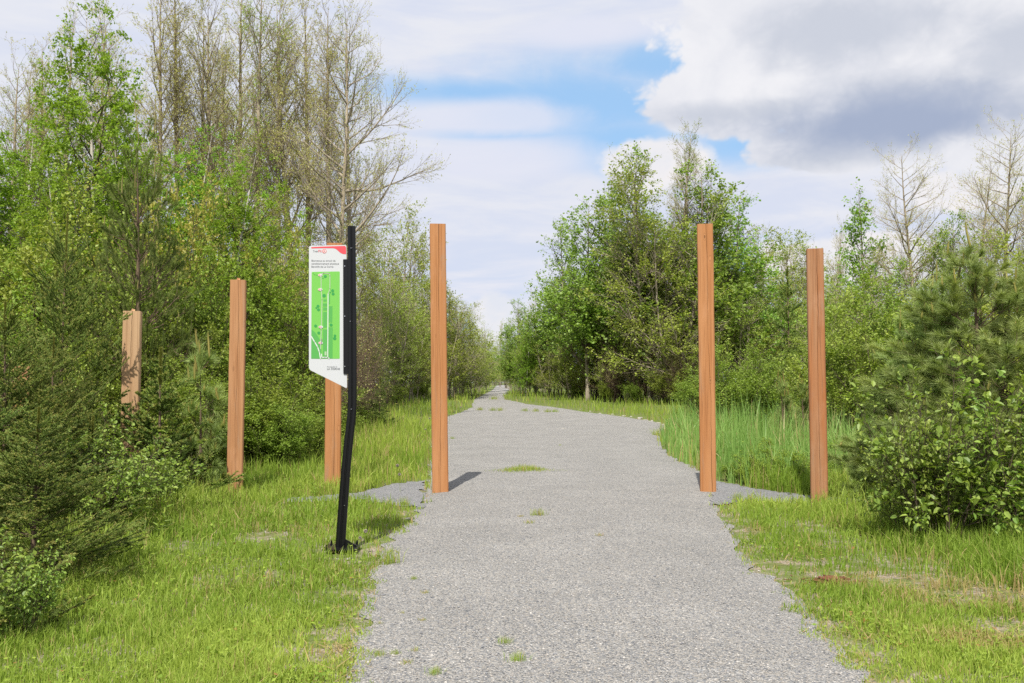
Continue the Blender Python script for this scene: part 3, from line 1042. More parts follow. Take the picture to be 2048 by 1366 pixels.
def bush(seed, leaf='bush', n=9000, size=.05, H=2.4, stems=14, spread=.55, bark='bark_dark', twn=1200, fold=False, asp=.6, low=.15, wide=1.0, droop=.1, jit=.5, k=0.0):
    rg = np.random.default_rng(seed)
    az_ = rg.uniform(0, 6.28, stems)
    sprd = spread * rg.uniform(.1, 1.2, stems)
    d = np.column_stack([np.cos(az_) * sprd, np.sin(az_) * sprd, np.ones(stems)])
    hs = H * rg.uniform(.6, 1.08, stems)
    b0 = np.column_stack([np.cos(az_), np.sin(az_), np.zeros(stems)]) * rg.uniform(0, .12 * H, stems)[:, None]
    P0 = grow(b0, d, hs, 10, .1, .05, rg)
    rr = .011 * H / 2.4 * (hs / H)[:, None] * (1 - .8 * np.linspace(0, 1, 10))[None]
    P1, r1, _, _ = branch(P0, rr, stems * 9, rg, (low, 1), 42, 12, lambda pl, t: H * .30 * wide * (1.15 - t) ** .5, 6, .35, .1, .010, .002)
    P2, r2, _, i2 = branch(P1, r1, twn, rg, (.1, 1), 42, 14, lambda pl, t: .05 * H + pl * .3, 3, .2, .12, .008, .0016)
    a = MB()
    tubes(a, P0, rr, 5)
    tubes(a, P1, r1, 4)
    tubes(a, P2, r2, 3)
    out = [H, a.mesh('stems', [M[bark]])]
    if n:
        c = MB()
        leaves(c, P2, n, rg, size, asp, (.1, 1.05), jit, droop, 0, fold, k, clump=rg.uniform(.15, 1.85, len(P1))[i2] * rg.uniform(.3, 1.7, len(P2)))
        out.append(c.mesh('foliage', [M[leaf]]))
    return tuple(out)


def needles(mb, P, n, rg, length, width, spread, t=(0, 1), mat=0, tipk=None, k=0.0, up=.15, grp=None):
    plen = np.linalg.norm(np.diff(P, axis=1), axis=-1).sum(1)
    idx = rg.choice(len(P), n, p=plen / plen.sum())
    tt = rg.uniform(t[0], t[1], n)
    b, T, _, _ = along(P, idx, tt)
    perp = norm(np.cross(T, rg.normal(0, 1, (n, 3))))
    a = np.radians(rg.uniform(spread[0], spread[1], n))[:, None]
    d = norm(np.cos(a) * T + np.sin(a) * perp + np.array([0, 0, up]))
    L_ = length * rg.uniform(.7, 1.15, n)[:, None]
    w = norm(np.cross(d, rg.normal(0, 1, (n, 3)))) * width / 2
    V = np.stack([b - w, b + w, b + d * L_], 1)
    kk = np.where(tt > tipk, 1.0, 0.0) * rg.uniform(.4, 1, n) if tipk else np.broadcast_to(k, (n,))
    v = rg.uniform(0, 1, n)
    if grp is not None: v = .35 * v + .65 * grp[idx]
    mb.add(V.reshape(-1, 3), np.arange(n * 3).reshape(n, 3), mat, np.repeat(v, 3), np.repeat(kk, 3))


def spruce(seed, H=3.2, wide=.42, n_br=120, n2=1500, n3=2600, nn=110000, tip=.82, needle=.018, nw=.0032, leader=.1, low=.02):
    """young white spruce: whorls of level boughs with flat sprays, needles set all round each twig"""
    rg = np.random.default_rng(seed)
    P0, r0 = trunks(H, .011 * H, 1, .0, rg, 14, .006)
    tt = np.sort(rg.uniform(low, 1 - leader, n_br)) ** .92
    tt = np.round(tt * 16) / 16 + rg.normal(0, .010, n_br)
    tt = np.clip(tt, .01, 1 - leader * .5)
    b, T, _, _ = along(P0, np.zeros(n_br, int), tt)
    az_ = rg.uniform(0, 6.28, n_br)
    elv = np.radians(np.interp(tt, [0, .35, .8, 1], [10, 28, 42, 55]) + rg.normal(0, 7, n_br))
    d = np.column_stack([np.cos(az_) * np.cos(elv), np.sin(az_) * np.cos(elv), np.sin(elv)])
    L_ = H * wide * np.clip(1.04 - tt, .03, 1) ** .85 * rg.uniform(.55, 1.2, n_br)
    P1 = grow(b, d, L_, 7, .22, .04, rg)
    r1 = np.maximum(.010 * L_[:, None] * (1 - .8 * np.linspace(0, 1, 7))[None], .0015)
    P2, r2, _, i2 = branch(P1, r1, n2, rg, (.12, .97), 44, 7, lambda pl, t: .022 * H + pl * .30 * (1.1 - .75 * t), 4, .22, .05, .008, .0013, planar=True)
    g1 = rg.uniform(0, 1, n_br)
    P3, r3, _, i3 = branch(P2, r2, n3, rg, (.1, .97), 45, 8, lambda pl, t: .014 * H + pl * .30 * (1.1 - .6 * t), 3, .1, .05, .008, .001, planar=True)
    a = MB()
    tubes(a, P0, r0, 7)
    tubes(a, P1, r1 * .7, 4)
    tubes(a, P2, r2 * .8, 3)
    c = MB()
    needles(c, P3, int(nn * .50), rg, needle, nw, (30, 80), tipk=tip, grp=g1[i2][i3])
    needles(c, P2, int(nn * .34), rg, needle, nw, (30, 80), tipk=tip, grp=g1[i2])
    needles(c, P1, int(nn * .14), rg, needle * 1.1, nw, (30, 80), t=(.3, 1), tipk=.93, grp=g1)
    needles(c, P0, int(nn * .02), rg, needle * 1.2, nw, (25, 60), t=(.8, 1), k=.7)
    return H, a.mesh('trunk', [M['bark_spruce']]), c.mesh('crown', [M['spruce']])


def pine(seed, H=3.4, wide=.34, mat='whitepine', n_br=70, n2=420, per=130, needle=.10, nw=.0028, candle=.10, tuft=.62, low=.05, cand_n=1.0, bend=.5):
    """young pine: long soft needles in brushes at the bough ends, upright pale candles"""
    rg = np.random.default_rng(seed)
    P0, r0 = trunks(H, .014 * H, 1, .02, rg, 14, .012)
    tt = np.clip(np.round(rg.uniform(low, .97, n_br) ** .9 * 9) / 9 + rg.normal(0, .012, n_br), .02, .985)
    b, T, _, _ = along(P0, np.zeros(n_br, int), tt)
    az_ = rg.uniform(0, 6.28, n_br)
    elv = np.radians(np.interp(tt, [0, .5, .9, 1], [8, 22, 48, 62]) + rg.normal(0, 8, n_br))
    d = np.column_stack([np.cos(az_) * np.cos(elv), np.sin(az_) * np.cos(elv), np.sin(elv)])
    L_ = H * wide * np.clip(1.08 - tt, .08, 1) ** .6 * rg.uniform(.7, 1.1, n_br)
    P1 = grow(b, d, L_, 7, bend, .05, rg)
    r1 = np.maximum(.012 * L_[:, None] * (1 - .75 * np.linspace(0, 1, 7))[None], .003)
    P2, r2, _, _ = branch(P1, r1, n2, rg, (.2, .97), 46, 9, lambda pl, t: .05 * H + pl * .33 * (1.1 - .6 * t), 4, .5, .07, .010, .0025)
    a = MB()
    tubes(a, P0, r0, 7)
    tubes(a, P1, r1, 5)
    tubes(a, P2, r2, 4)
    c = MB()
    needles(c, P2, n2 * per, rg, needle, nw, (14, 66), t=(tuft, 1), up=.05, grp=rg.uniform(0, 1, n2))
    needles(c, P1, n_br * per, rg, needle, nw, (20, 75), t=(.84, 1), up=.05)
    needles(c, P0, per * 3, rg, needle, nw, (15, 50), t=(.9, 1))
    ends = np.concatenate([P1[:, -1], P2[::2, -1], P0[:, -1]])
    ends = ends[rg.uniform(0, 1, len(ends)) < cand_n]
    out = [H, a.mesh('trunk', [M['bark_spruce']]), c.mesh('crown', [M[mat]])]
    if candle and len(ends):
        e = MB()
        ln = candle * rg.uniform(.4, 1.3, len(ends)) * np.interp(ends[:, 2], [0, H * .7, H], [.5, .8, 2.6])
        Q = grow(ends, rg.normal(0, .13, (len(ends), 3)) + np.array([0, 0, 1.]), ln, 4, .3, .05, rg)
        tubes(e, Q, np.repeat([[.010, .011, .009, .004]], len(Q), 0), 5, 0, rg.uniform(0, 1, len(Q)), 1.0)
        needles(e, Q, len(Q) * 40, rg, needle * .32, nw, (8, 30), k=1.0)
        out.append(e.mesh('candles', [M[mat]]))
    return tuple(out)


def weed(seed, H=.5, n=34, size=.085, asp=.2, mat='herb', stems=1):
    rg = np.random.default_rng(seed)
    P0, r0 = trunks(H, .004, stems, .18 if stems > 1 else .06, rg, 8, .04)
    c = MB()
    leaves(c, P0, n * stems, rg, size, asp, (.15, 1), .02, -.15, 0, True)
    a = MB()
    tubes(a, P0, r0, 4)
    return H, a.mesh('stem', [M['herb']]), c.mesh('leaves', [M[mat]])


def tuft(seed, n=70, H=.12, spread=.06, mat='grass', dry=.1, lean=.5):
    rg = np.random.default_rng(seed)
    c = MB()
    blades(c, np.column_stack([rg.normal(0, spread, n), rg.normal(0, spread, n), np.full(n, -.01)]), H * rg.uniform(.4, 1.1, n), .004 * np.ones(n), rg, lean=lean, k=(rg.uniform(0, 1, n) < dry) * 1.0)
    return c.mesh('grass_tuft', [M[mat]])


def blades(mb, B, h, w, rg, lean=.35, k=0.0, v=None, mat=0):
    n = len(B)
    a = rg.uniform(0, 6.283, n)
    side = np.column_stack([np.cos(a), np.sin(a), np.zeros(n)]) * (w / 2)[:, None]
    la = rg.uniform(0, 6.283, n)
    ll = np.abs(rg.normal(0, lean, n)) * h
    ld = np.column_stack([np.cos(la) * ll, np.sin(la) * ll, np.zeros(n)])
    hz = np.zeros((n, 3))
    hz[:, 2] = h
    hz2 = hz * (1 - .25 * np.clip(ll / np.maximum(h, 1e-5), 0, 1.2))[:, None]
    V = np.stack([B - side, B + side, B + hz * .55 + ld * .28 + side * .8, B + hz * .55 + ld * .28 - side * .8, B + hz2 + ld], 1)
    base = (np.arange(n) * 5)[:, None]
    vv = rg.uniform(0, 1, n) if v is None else v
    V = V.reshape(-1, 3)
    mb.add(V, base + np.array([[0, 1, 2, 3]]), mat, np.repeat(vv, 5), np.repeat(np.broadcast_to(k, (n,)), 5))
    tri = base + np.array([[3, 2, 4]])
    mb.F.append(tri + (mb.n - len(V)))
    mb.M.append(np.full(n, mat))
    mb.S.append(np.full(n, False))

# ------------------------------------------------------------------ planting
RG = np.random.default_rng(77)
def rot_(): return float(RG.uniform(0, 6.283))


def put(key, fn, name, cat, px, d, py_top, label, group=None, sxy=1.0, parts=('trunk', 'crown'), z=None, rz=None, tilt=0.0):
    ms = proto(key, fn)
    x = X(px, d)
    zz = float(terrain(x, d))
    return place(ms, name, x, d, ztop(py_top, d) - zz, rot_() if rz is None else rz, label, cat, group, sxy, None, parts, tilt)


def asp(i, *a, **k):
    return put(('asp', i), lambda: aspen_bare(100 + i, wide=(.9, .75, 1.05, .85, 1.35)[i], buds=(8500, 7000, 9500, 9500, 12500)[i], kind=('bud', 'bud', 'bud', 'olive', 'bud')[i],
               twn=(2200, 1900, 2400, 2200, 3200)[i], low=(.42, .46, .40, .36, .34)[i], ang=(40, 38, 42, 40, 62)[i], up=(.55, .55, .55, .55, .38)[i]), 'bare_aspen', 'tree', *a, **k)
def bud(i, *a, **k):
    return put(('bud', i), lambda: budding(200 + i, stems=(1, 3, 1, 4)[i], leaf=('olive', 'olive', 'olive_dark', 'olive')[i], n=(9000, 14000, 9000, 11500)[i], wide=(1.0, 1.05, .9, 1.2)[i],
               low=(.22, .20, .22, .10)[i], size=(.075, .08, .075, .085)[i]), 'budding_tree', 'tree', *a, **k)
def birch(i, *a, **k):
    return put(('birch', i), lambda: leafy(300 + i, n=(80000, 66000)[i], wide=(1.15, 1.3)[i], gaps=(.7, .6)[i]), 'birch', 'tree', *a, **k)
def pop(i, *a, **k):
    return put(('pop', i), lambda: leafy(400 + i, 'poplar', 'bark_grey', n=(13000, 10000, 19000)[i], size=.11, ang=42, droop=.15, up2=.35, asp=.85, wide=(.85, .75, 1.1)[i], low=.1,
               H=10, r0=.09, spread=.4, gaps=.95, taper=.6), 'leafy_poplar', 'tree', *a, **k)
def bsh(i, *a, **k):
    return put(('bsh', i), lambda: bush(500 + i, leaf=('bush', 'olive', 'bush', 'yellow')[i], n=(22000, 17000, 19000, 10000)[i], size=(.046, .046, .05, .042)[i], H=2.4, spread=(.6, .5, .35, .4)[i]),
               'bush', 'shrub', *a, parts=('stems', 'foliage'), **k)
def brown(i, *a, **k):
    return put(('brn', i), lambda: bush(550 + i, leaf='bud', n=2600, size=.04, H=3.0, stems=20, spread=.5, bark='twig_brown', twn=3600), 'twiggy_bush', 'shrub', *a, parts=('stems', 'foliage'), **k)
def broad(i, *a, **k):
    return put(('brd', i), lambda: bush(600 + i, leaf='viburnum', n=(2100, 2600, 2200)[i], size=(.072, .06, .062)[i], H=1.6, stems=(18, 20, 16)[i], spread=(.55, .6, .5)[i], bark='bark_dark', twn=900, fold=True, asp=.6, wide=.8, droop=.05, jit=.12),
               'leafy_shrub', 'shrub', *a, parts=('stems', 'foliage'), **k)
def spr(i, *a, **k):
    return put(('spr', i), lambda: spruce(700 + i, H=(3.0, 3.2, 1.4, 3.2)[i], wide=(.50, .47, .44, .34)[i], nn=(430000, 360000, 100000, 36000)[i], n_br=(150, 120, 60, 80)[i], n2=(1150, 950, 360, 450)[i],
               n3=(1700, 1400, 420, 450)[i], needle=(.019, .019, .018, .05)[i], nw=(.0085, .0085, .0075, .016)[i], leader=(.06, .12, .14, .05)[i], tip=(.84, .84, .8, .97)[i]), 'spruce', 'tree', *a, **k)
def pin(i, *a, **k):
    return put(('pin', i), lambda: pine(800 + i, H=(3.4, 4.6, 1.3)[i], wide=(.34, .30, .26)[i], mat=('whitepine', 'pine', 'whitepine')[i], n_br=(95, 110, 26)[i], n2=(560, 620, 60)[i], per=(190, 150, 120)[i],
               needle=(.125, .08, .10)[i], nw=(.0046, .0048, .0038)[i], candle=(.11, .2, .1)[i], cand_n=(.22, .13, .7)[i]), ('white_pine', 'red_pine', 'white_pine')[i], 'tree', *a,
               parts=('trunk', 'crown', 'candles'), **k)


# tall aspens of the left stand
G = 'tall bare aspens of the stand on the left'
asp(4, 676, 30, 8, 'thick trunked bare aspen whose wide crown spreads right over the open sky above the sign', G, rz=.6, sxy=.85)
asp(1, 654, 33, 30, 'slim bare aspen just left of the thick trunked one behind the sign', G)
asp(0, 624, 34, 5, 'bare aspen rising above the left corner of the map sign', G)
asp(2, 590, 32, 10, 'bare aspen with two long forked limbs between the leafy birches and the sign', G)
asp(1, 560, 31, -30, 'tallest straight bare aspen over the gap between pinkish post and sign', G)
asp(3, 697, 37, 70, 'olive tinged aspen standing right behind the top of the black pole', G)
asp(3, 500, 32, -20, 'olive tinged aspen above the dense bright green birch', G)
asp(0, 468, 35, -30, 'bare aspen behind the dense bright green birch, top cut by the picture edge', G)
asp(2, 425, 33, -10, 'bare aspen above the left half of the dense bright green birch', G)
asp(3, 395, 36, 40, 'yellowish budding aspen between two bare ones above the pine', G)
asp(1, 352, 34, -40, 'bare aspen with tall forked top right of the tall leafy birch', G)
asp(0, 312, 33, -25, 'bare aspen with pale limbs close to the right side of the tall birch', G)
for px, d, yt, i in [(262, 37, 20, 1), (110, 36, 25, 0), (78, 37, 55, 1), (36, 36, 110, 3), (2, 35, 120, 0), (-50, 36, 60, 1), (-120, 35, 40, 2),
                     (-220, 37, 30, 3), (180, 40, 30, 0), (445, 42, 40, 1)]:
    asp(i, px, d, yt, 'bare grey aspen in the row behind the tall leafy birch on the left', 'aspen row behind the tall leafy birch')

# olive thicket under and right of the aspens
bud(1, 752, 48.1, 415, 'many stemmed olive tree right of the black pole', 'olive thicket trees left of the path')
bud(3, 800, 52, 405, 'tallest olive tree beside the left gate post', 'olive thicket trees left of the path')
bud(1, 838, 57.2, 445, 'olive tree whose crown meets the top of the left gate post', 'olive thicket trees left of the path')
for px, d, yt, i in [(715, 42.9, 470, 0), (770, 44.2, 520, 3), (815, 46.8, 540, 1), (850, 52, 560, 3), (690, 36.4, 600, 3), (735, 37.7, 640, 1), (790, 42.9, 600, 3), (830, 44.2, 640, 1), (870, 57.2, 600, 3),
                     (600, 27, 560, 0), (560, 26, 500, 1), (640, 28, 540, 3), (520, 25, 430, 3), (495, 27, 380, 0), (540, 29, 400, 2), (620, 31, 470, 2), (580, 32, 450, 0), (665, 34, 560, 1),
                     (705, 39, 690, 3), (760, 40.3, 700, 3), (845, 49.4, 690, 3), (810, 44.2, 705, 1)]:
    bud(i, px, d, yt, 'thin olive tree in the thicket behind the map sign', 'thicket behind the map sign', sxy=1.15)

# leafy birches and the dense left bank
birch(0, 190, 21, 15, 'tallest leafy birch, bright green, its loose top high above the left thicket')
birch(1, 432, 17, 285, 'dense bright green birch standing behind the pinkish post')
birch(1, 268, 24, 215, 'leafy birch filling the gap just right of the tallest birch')
birch(1, 345, 25, 240, 'leafy birch behind the pine with pale candles')
birch(0, 60, 24, 240, 'leafy birch at the far left behind the olive bushes', sxy=1.2)
birch(1, 120, 19, 300, 'low leafy birch in front of the tallest birch')
birch(0, -90, 22, 200, 'leafy birch at the left picture edge', sxy=1.2)
birch(1, -230, 22, 240, 'leafy birch beyond the left picture edge', sxy=1.2)
birch(1, 470, 25, 420, 'low leafy birch between the pinkish post and the sign')
pin(1, 283, 13.5, 272, 'dark young pine with long pale candles in front of the leafy birches', sxy=.72)
bsh(3, 345, 16.5, 372, 'pale yellow green budding bush right of the dark young pine', sxy=.75)
bsh(3, 512, 19, 445, 'pale yellow green bush between the dense birch and the sign', sxy=.6)
G = 'bushes of the bank behind the left posts'
for px, d, yt, i in [(40, 15, 430, 1), (-70, 14, 400, 1), (105, 16, 470, 2), (175, 15, 480, 1), (225, 16, 540, 2), (330, 16, 560, 2), (410, 16, 540, 0), (455, 16, 570, 2), (510, 18, 560, 0),
                     (360, 14.5, 640, 2), (-150, 14, 420, 2), (545, 20, 620, 1), (20, 13, 560, 2), (200, 13.5, 600, 1), (300, 13.2, 640, 0), (430, 15, 650, 2)]:
    bsh(i, px, d, yt, 'olive green bush in the dense bank behind the left posts', G, sxy=.95)
for j, (px, d, yt) in enumerate([(590, 21, 575), (640, 22, 600), (540, 20.5, 640), (700, 24, 640), (120, 17, 560), (600, 18.5, 690)]):
    brown(j % 2, px, d, yt, 'brown twiggy bush with few leaves in the thicket behind the left posts', 'brown twiggy bushes', sxy=1.1)
G = 'low leafy bushes at the foot of the left bank'
for px, d, yt, i in [(520, 15.5, 770, 0), (575, 16, 760, 2), (625, 17, 770, 0), (690, 23, 790, 2), (740, 36, 780, 0), (550, 13.5, 810, 0), (610, 14.5, 815, 2), (660, 16.5, 810, 0), (500, 14, 745, 2),
                     (420, 12.6, 770, 0), (460, 13.2, 735, 0), (790, 42, 765, 2), (835, 48, 760, 0)]:
    bsh(i, px, d, yt, 'low green leafy bush at the foot of the bank between the posts', G, sxy=1.5)
spr(3, 760, 24, 745, 'small dark conifer seedling in the grass right of the black pole', sxy=1.1)
spr(3, 722, 25, 700, 'small feathery conifer just behind the black pole', sxy=1.1)

# conifers and shrubs of the left foreground
spr(1, 120, 9.6, 395, 'tall young spruce with bare tan leader at the left', rz=1.2, sxy=.72)
spr(0, 10, 7.4, 575, 'big dark foreground spruce with yellowish tips at the left picture edge', rz=.4, sxy=1.0)
spr(0, 75, 5.9, 790, 'low dark spruce with spreading boughs in the lower left corner', rz=2.2, sxy=1.5)
spr(2, -25, 5.0, 900, 'small dark spruce cut by the lower left picture edge', rz=.3, sxy=1.6)
spr(0, -110, 6.6, 620, 'dark spruce cut by the left picture edge', rz=3.2)
spr(0, 105, 8.6, 650, 'broad spruce with yellowish tips below the tall leader', rz=4.0, sxy=.9)
spr(2, 322, 9.7, 655, 'small spruce with pointed top right of the short pale post', rz=1.0, sxy=1.2)
spr(2, 380, 10.4, 850, 'low dark spruce at the grass edge left of the pinkish post', sxy=1.7)
pin(2, 404, 10.6, 668, 'slim young pine with yellow shoots between the two left posts', sxy=.9)
spr(2, 185, 8.0, 800, 'small spruce left of the foot of the short pale post', sxy=1.1)
broad(1, 265, 8.4, 850, 'leafy green shrub hiding the foot of the short pale post', sxy=1.15)
broad(2, 205, 7.6, 890, 'leafy shrub between the corner spruce and the pale post', sxy=1.3)
broad(2, 330, 9.3, 900, 'leafy shrub left of the low dark spruce', sxy=1.3)
broad(1, 140, 8.0, 840, 'leafy shrub among the spruces at far left', sxy=1.1)
broad(2, 50, 4.75, 1085, 'broad leaved shrub in the lower left corner below the dark spruces', sxy=.95)
broad(0, -60, 4.6, 1060, 'broad leaved shrub cut by the left picture edge', sxy=1.2)

# ---- right side
pop(0, 1255, 46.8, 285, 'tall leafy poplar left of the right gate post, highest leafy top', rz=.3)
pop(1, 1210, 49.4, 340, 'slender leafy poplar on the left flank of the big tree group')
pop(2, 1135, 54.6, 440, 'rounded leafy poplar at the left end of the big tree group')
pop(1, 1100, 57.2, 560, 'small leafy poplar reaching over the path from the right')
asp(3, 1345, 48.1, 262, 'pale budding aspen with the highest top behind the right gate post')
asp(0, 1385, 46.8, 290, 'pale bare aspen just left of the right gate post')
pop(1, 1425, 46.8, 350, 'half leafed poplar with dead limbs right of the right gate post', rz=1.0)
asp(4, 1440, 49.4, 400, 'bare tree with long dead limbs spreading right behind the right gate post')
bud(0, 1300, 45.5, 330, 'slim olive tree in the middle of the big tree group', sxy=1.3)
bud(3, 1350, 44.2, 400, 'olive tree in front of the pale budding aspen', sxy=1.3)
pop(2, 1235, 48.1, 430, 'leafy poplar low in the middle of the big tree group')
pop(0, 1300, 49.4, 380, 'leafy poplar behind the slim olive tree', sxy=1.2)
pop(2, 1405, 46, 335, 'full leafy poplar directly behind the top of the right gate post', rz=2.2, sxy=1.3)
pop(2, 1462, 47, 395, 'leafy poplar on the right flank of the big tree group', rz=4.0, sxy=1.3)
pop(2, 1175, 48, 395, 'leafy poplar filling the left shoulder of the big tree group', rz=5.2, sxy=1.25)
G = 'thicket trees right of the path'
for px, d, yt, i in [(1120, 55.9, 600, 1), (1160, 53.3, 560, 3), (1200, 52, 500, 1), (1240, 49.4, 480, 3), (1285, 48.1, 500, 1), (1325, 46.8, 520, 3), (1370, 46.8, 460, 1), (1400, 45.5, 540, 3), (1450, 46.8, 500, 1),
                     (1490, 49.4, 470, 3), (1535, 52, 450, 1), (1575, 54.6, 460, 3), (1480, 44.2, 560, 3), (1530, 45.5, 560, 1), (1590, 46.8, 590, 3), (1140, 52, 660, 3), (1185, 49.4, 640, 1), (1230, 47.5, 620, 3),
                     (1275, 46.1, 640, 1), (1320, 44.9, 620, 3), (1365, 44.2, 650, 1), (1410, 42.9, 640, 3), (1105, 59.8, 660, 1), (1085, 67.6, 640, 3), (1620, 52, 520, 1), (1640, 57.2, 480, 0), (1660, 52, 560, 3)]:
    bud(i, px, d, yt, 'thin stemmed olive tree in the dense thicket right of the path', G, sxy=1.2)
G = 'undergrowth bushes right of the path'
for px, d, yt, i in [(1110, 58.5, 720, 1), (1150, 53.3, 715, 0), (1195, 50.1, 715, 1), (1245, 48.1, 720, 1), (1290, 46.1, 725, 0), (1335, 44.2, 730, 1), (1375, 42.9, 735, 1), (1075, 65, 735, 0), (1265, 44.9, 765, 2), (1160, 51.4, 760, 2), (1215, 46.8, 765, 0)]:
    bsh(i, px, d, yt, 'dull green undergrowth bush below the thicket right of the path', G, sxy=1.3)
for j, (px, d, yt) in enumerate([(1230, 46.8, 690), (1300, 45.5, 690), (1360, 43.6, 700), (1180, 50.1, 700), (1395, 42.9, 700)]):
    brown(j % 2, px, d, yt, 'brown twiggy bush at the shaded foot of the right thicket', 'brown twiggy bushes of the right thicket', sxy=1.0)
bsh(0, 1475, 25, 700, 'rounded bright green bush between the two right posts', sxy=1.45)
bsh(2, 1405, 27, 740, 'bright green bush behind the foot of the right gate post', sxy=1.4)
bsh(0, 1540, 26, 730, 'rounded bush behind the two small pines', sxy=1.3)
pin(2, 1566, 19.5, 745, 'small pine with pale shoots standing in the tall grass', sxy=.9)
pin(2, 1606, 20.5, 750, 'small pine beside the weathered post, darker of the two seedlings', sxy=.9)
spr(3, 1578, 37, 520, 'dark pointed spruce between the two right posts', sxy=.85)
asp(1, 1665, 42, 445, 'thin bare tree right behind the weathered post', sxy=.7)
pop(1, 1735, 36, 370, 'sparse leafy poplar between the weathered post and the white pine')
asp(4, 1832, 34, 298, 'budding aspen with broad fan of twigs above the white pine', sxy=.95, rz=2.0)
asp(4, 2015, 35, 258, 'bare aspen at the right picture edge, tallest on that side', rz=4.4)
asp(1, 1945, 38, 330, 'thin bare aspen left of the tallest one at the right edge')
asp(2, 2100, 36, 230, 'bare aspen just outside the right picture edge')
pop(2, 1905, 32, 425, 'leafy poplar just behind the top of the white pine', sxy=.8)
pop(2, 1790, 30, 520, 'leafy tree low behind the left side of the white pine')
G = 'vetch clumps before the reeds'
for px, d, yt in [(1475, 12.2, 925), (1530, 11.9, 905), (1590, 11.8, 915), (1555, 12.8, 890), (1690, 12.0, 900)]:
    put('vetch', lambda: bush(580, leaf='herb', n=15000, size=.042, H=1.0, stems=22, spread=.7, bark='bark_dark', twn=1500, asp=.35), 'vetch_clump', 'plant', px, d, yt,
        'low clump of fine leaved vetch in front of the tall reed grass', G, 1.6, ('stems', 'foliage'))
G = 'trees behind the white pine'
for px, d, yt, i in [(1690, 34, 560, 3), (1720, 30, 560, 1), (1760, 32, 520, 3), (1850, 34, 480, 1), (1980, 34, 460, 3), (2060, 32, 450, 1), (2150, 33, 380, 3), (1690, 27, 640, 3), (1740, 26, 620, 1), (2250, 34, 360, 1), (2350, 34, 380, 3)]:
    bud(i, px, d, yt, 'olive budding tree in the row behind the white pine', G, sxy=1.3)
bsh(1, 1700, 21, 610, 'dull olive bush right of the weathered post', sxy=1.1)
bsh(0, 1745, 22, 585, 'green bush at the left side of the white pine', sxy=1.1)
brown(0, 1725, 20, 680, 'shaded twiggy bush below the white pine', sxy=.9)
for px, d, yt, i in [(1800, 18, 640, 0), (1900, 18, 620, 1), (2010, 17, 620, 0), (2110, 17, 560, 1), (2220, 18, 540, 0)]:
    bsh(i, px, d, yt, 'bush hidden behind the white pine', 'bushes behind the white pine', sxy=1.3)
pin(0, 1965, 9.4, 530, 'large bushy white pine with long soft needles at the right', rz=.8, sxy=1.6)
pin(0, 1850, 9.9, 595, 'lower white pine merging with the left flank of the large one', rz=2.4, sxy=1.25)
pin(0, 2080, 9.2, 520, 'white pine cut by the right picture edge', rz=4.1, sxy=1.3)
broad(2, 1815, 7.6, 800, 'slender leafy shrub in front of the left flank of the white pine', rz=.9, sxy=.85)
broad(0, 1875, 7.3, 728, 'tall broad leaved shrub at the foot of the white pine', rz=.2, sxy=.92)
broad(1, 1960, 7.4, 790, 'broad leaved shrub right of the tall one, below the white pine', rz=1.2, sxy=1.15)
broad(2, 2060, 7.1, 760, 'broad leaved shrub cut by the right picture edge', rz=2.0, sxy=1.15)
broad(1, 1790, 7.9, 940, 'low leafy shrub spreading left toward the weathered post', rz=3.0, sxy=.95)

# ---- far along the path
G = 'hedge of trees far down the left side of the path'
for px, d, yt, i in [(905, 52, 575, 1), (922, 56, 605, 3), (945, 60, 650, 1), (958, 68, 640, 3), (890, 50, 570, 3), (915, 60, 610, 2), (965, 80, 660, 1), (975, 95, 680, 3), (940, 58, 680, 3), (905, 50, 690, 1), (960, 70, 710, 3), (925, 53, 720, 1), (972, 82, 725, 3)]:
    bud(i, px, d, yt, 'olive tree in the far hedge left of the path', G, sxy=1.3)
pop(2, 1040, 62, 600, 'far leafy tree leaning over the right side of the path', sxy=1.1)
pop(1, 1020, 74, 640, 'farthest leafy tree with loose top right of the path', sxy=1.2)
asp(0, 1075, 66, 585, 'far bare tree above the right hedge of the path')
asp(1, 1000, 95, 640, 'far thin bare tree at the end of the path', sxy=.7)
birch(1, 1052, 56, 620, 'far white trunked birch at the right side of the path', sxy=.7)
G = 'hedge of trees far down the right side of the path'
for px, d, yt, i in [(1072, 58, 600, 1), (1048, 64, 665, 3), (1026, 74, 655, 1), (1012, 88, 690, 3), (1095, 54, 690, 3), (1060, 58, 710, 1), (1035, 68, 720, 3), (1015, 84, 725, 1)]:
    bud(i, px, d, yt, 'olive tree in the far hedge right of the path', G, sxy=1.3)
G = 'trees closing the far end of the path'
for px, d, yt, i in [(985, 125, 712, 1), (1000, 128, 700, 3), (1010, 130, 715, 1), (975, 130, 700, 3), (992, 140, 690, 1), (1030, 128, 690, 3), (960, 130, 690, 1), (1003, 122, 735, 3), (990, 121, 738, 3), (978, 120, 735, 1)]:
    bud(i, px, d, yt, 'distant tree closing the view at the end of the path', G, sxy=1.6)
for j in range(46):
    side = -1 if j % 2 else 1
    d = float(RG.uniform(48, 110))
    x = (side * float(RG.uniform(7, 46)) + 1) * (d / 60) ** .5
    if abs(x) < 6: continue
    ms = PROTO[('bud', j % 4)]
    place(ms, 'budding_tree', x, d, float(RG.uniform(5, 9)), rot_(), 'woodland tree deep behind the front thickets', 'tree', 'woodland deep behind the thickets', 1.35)

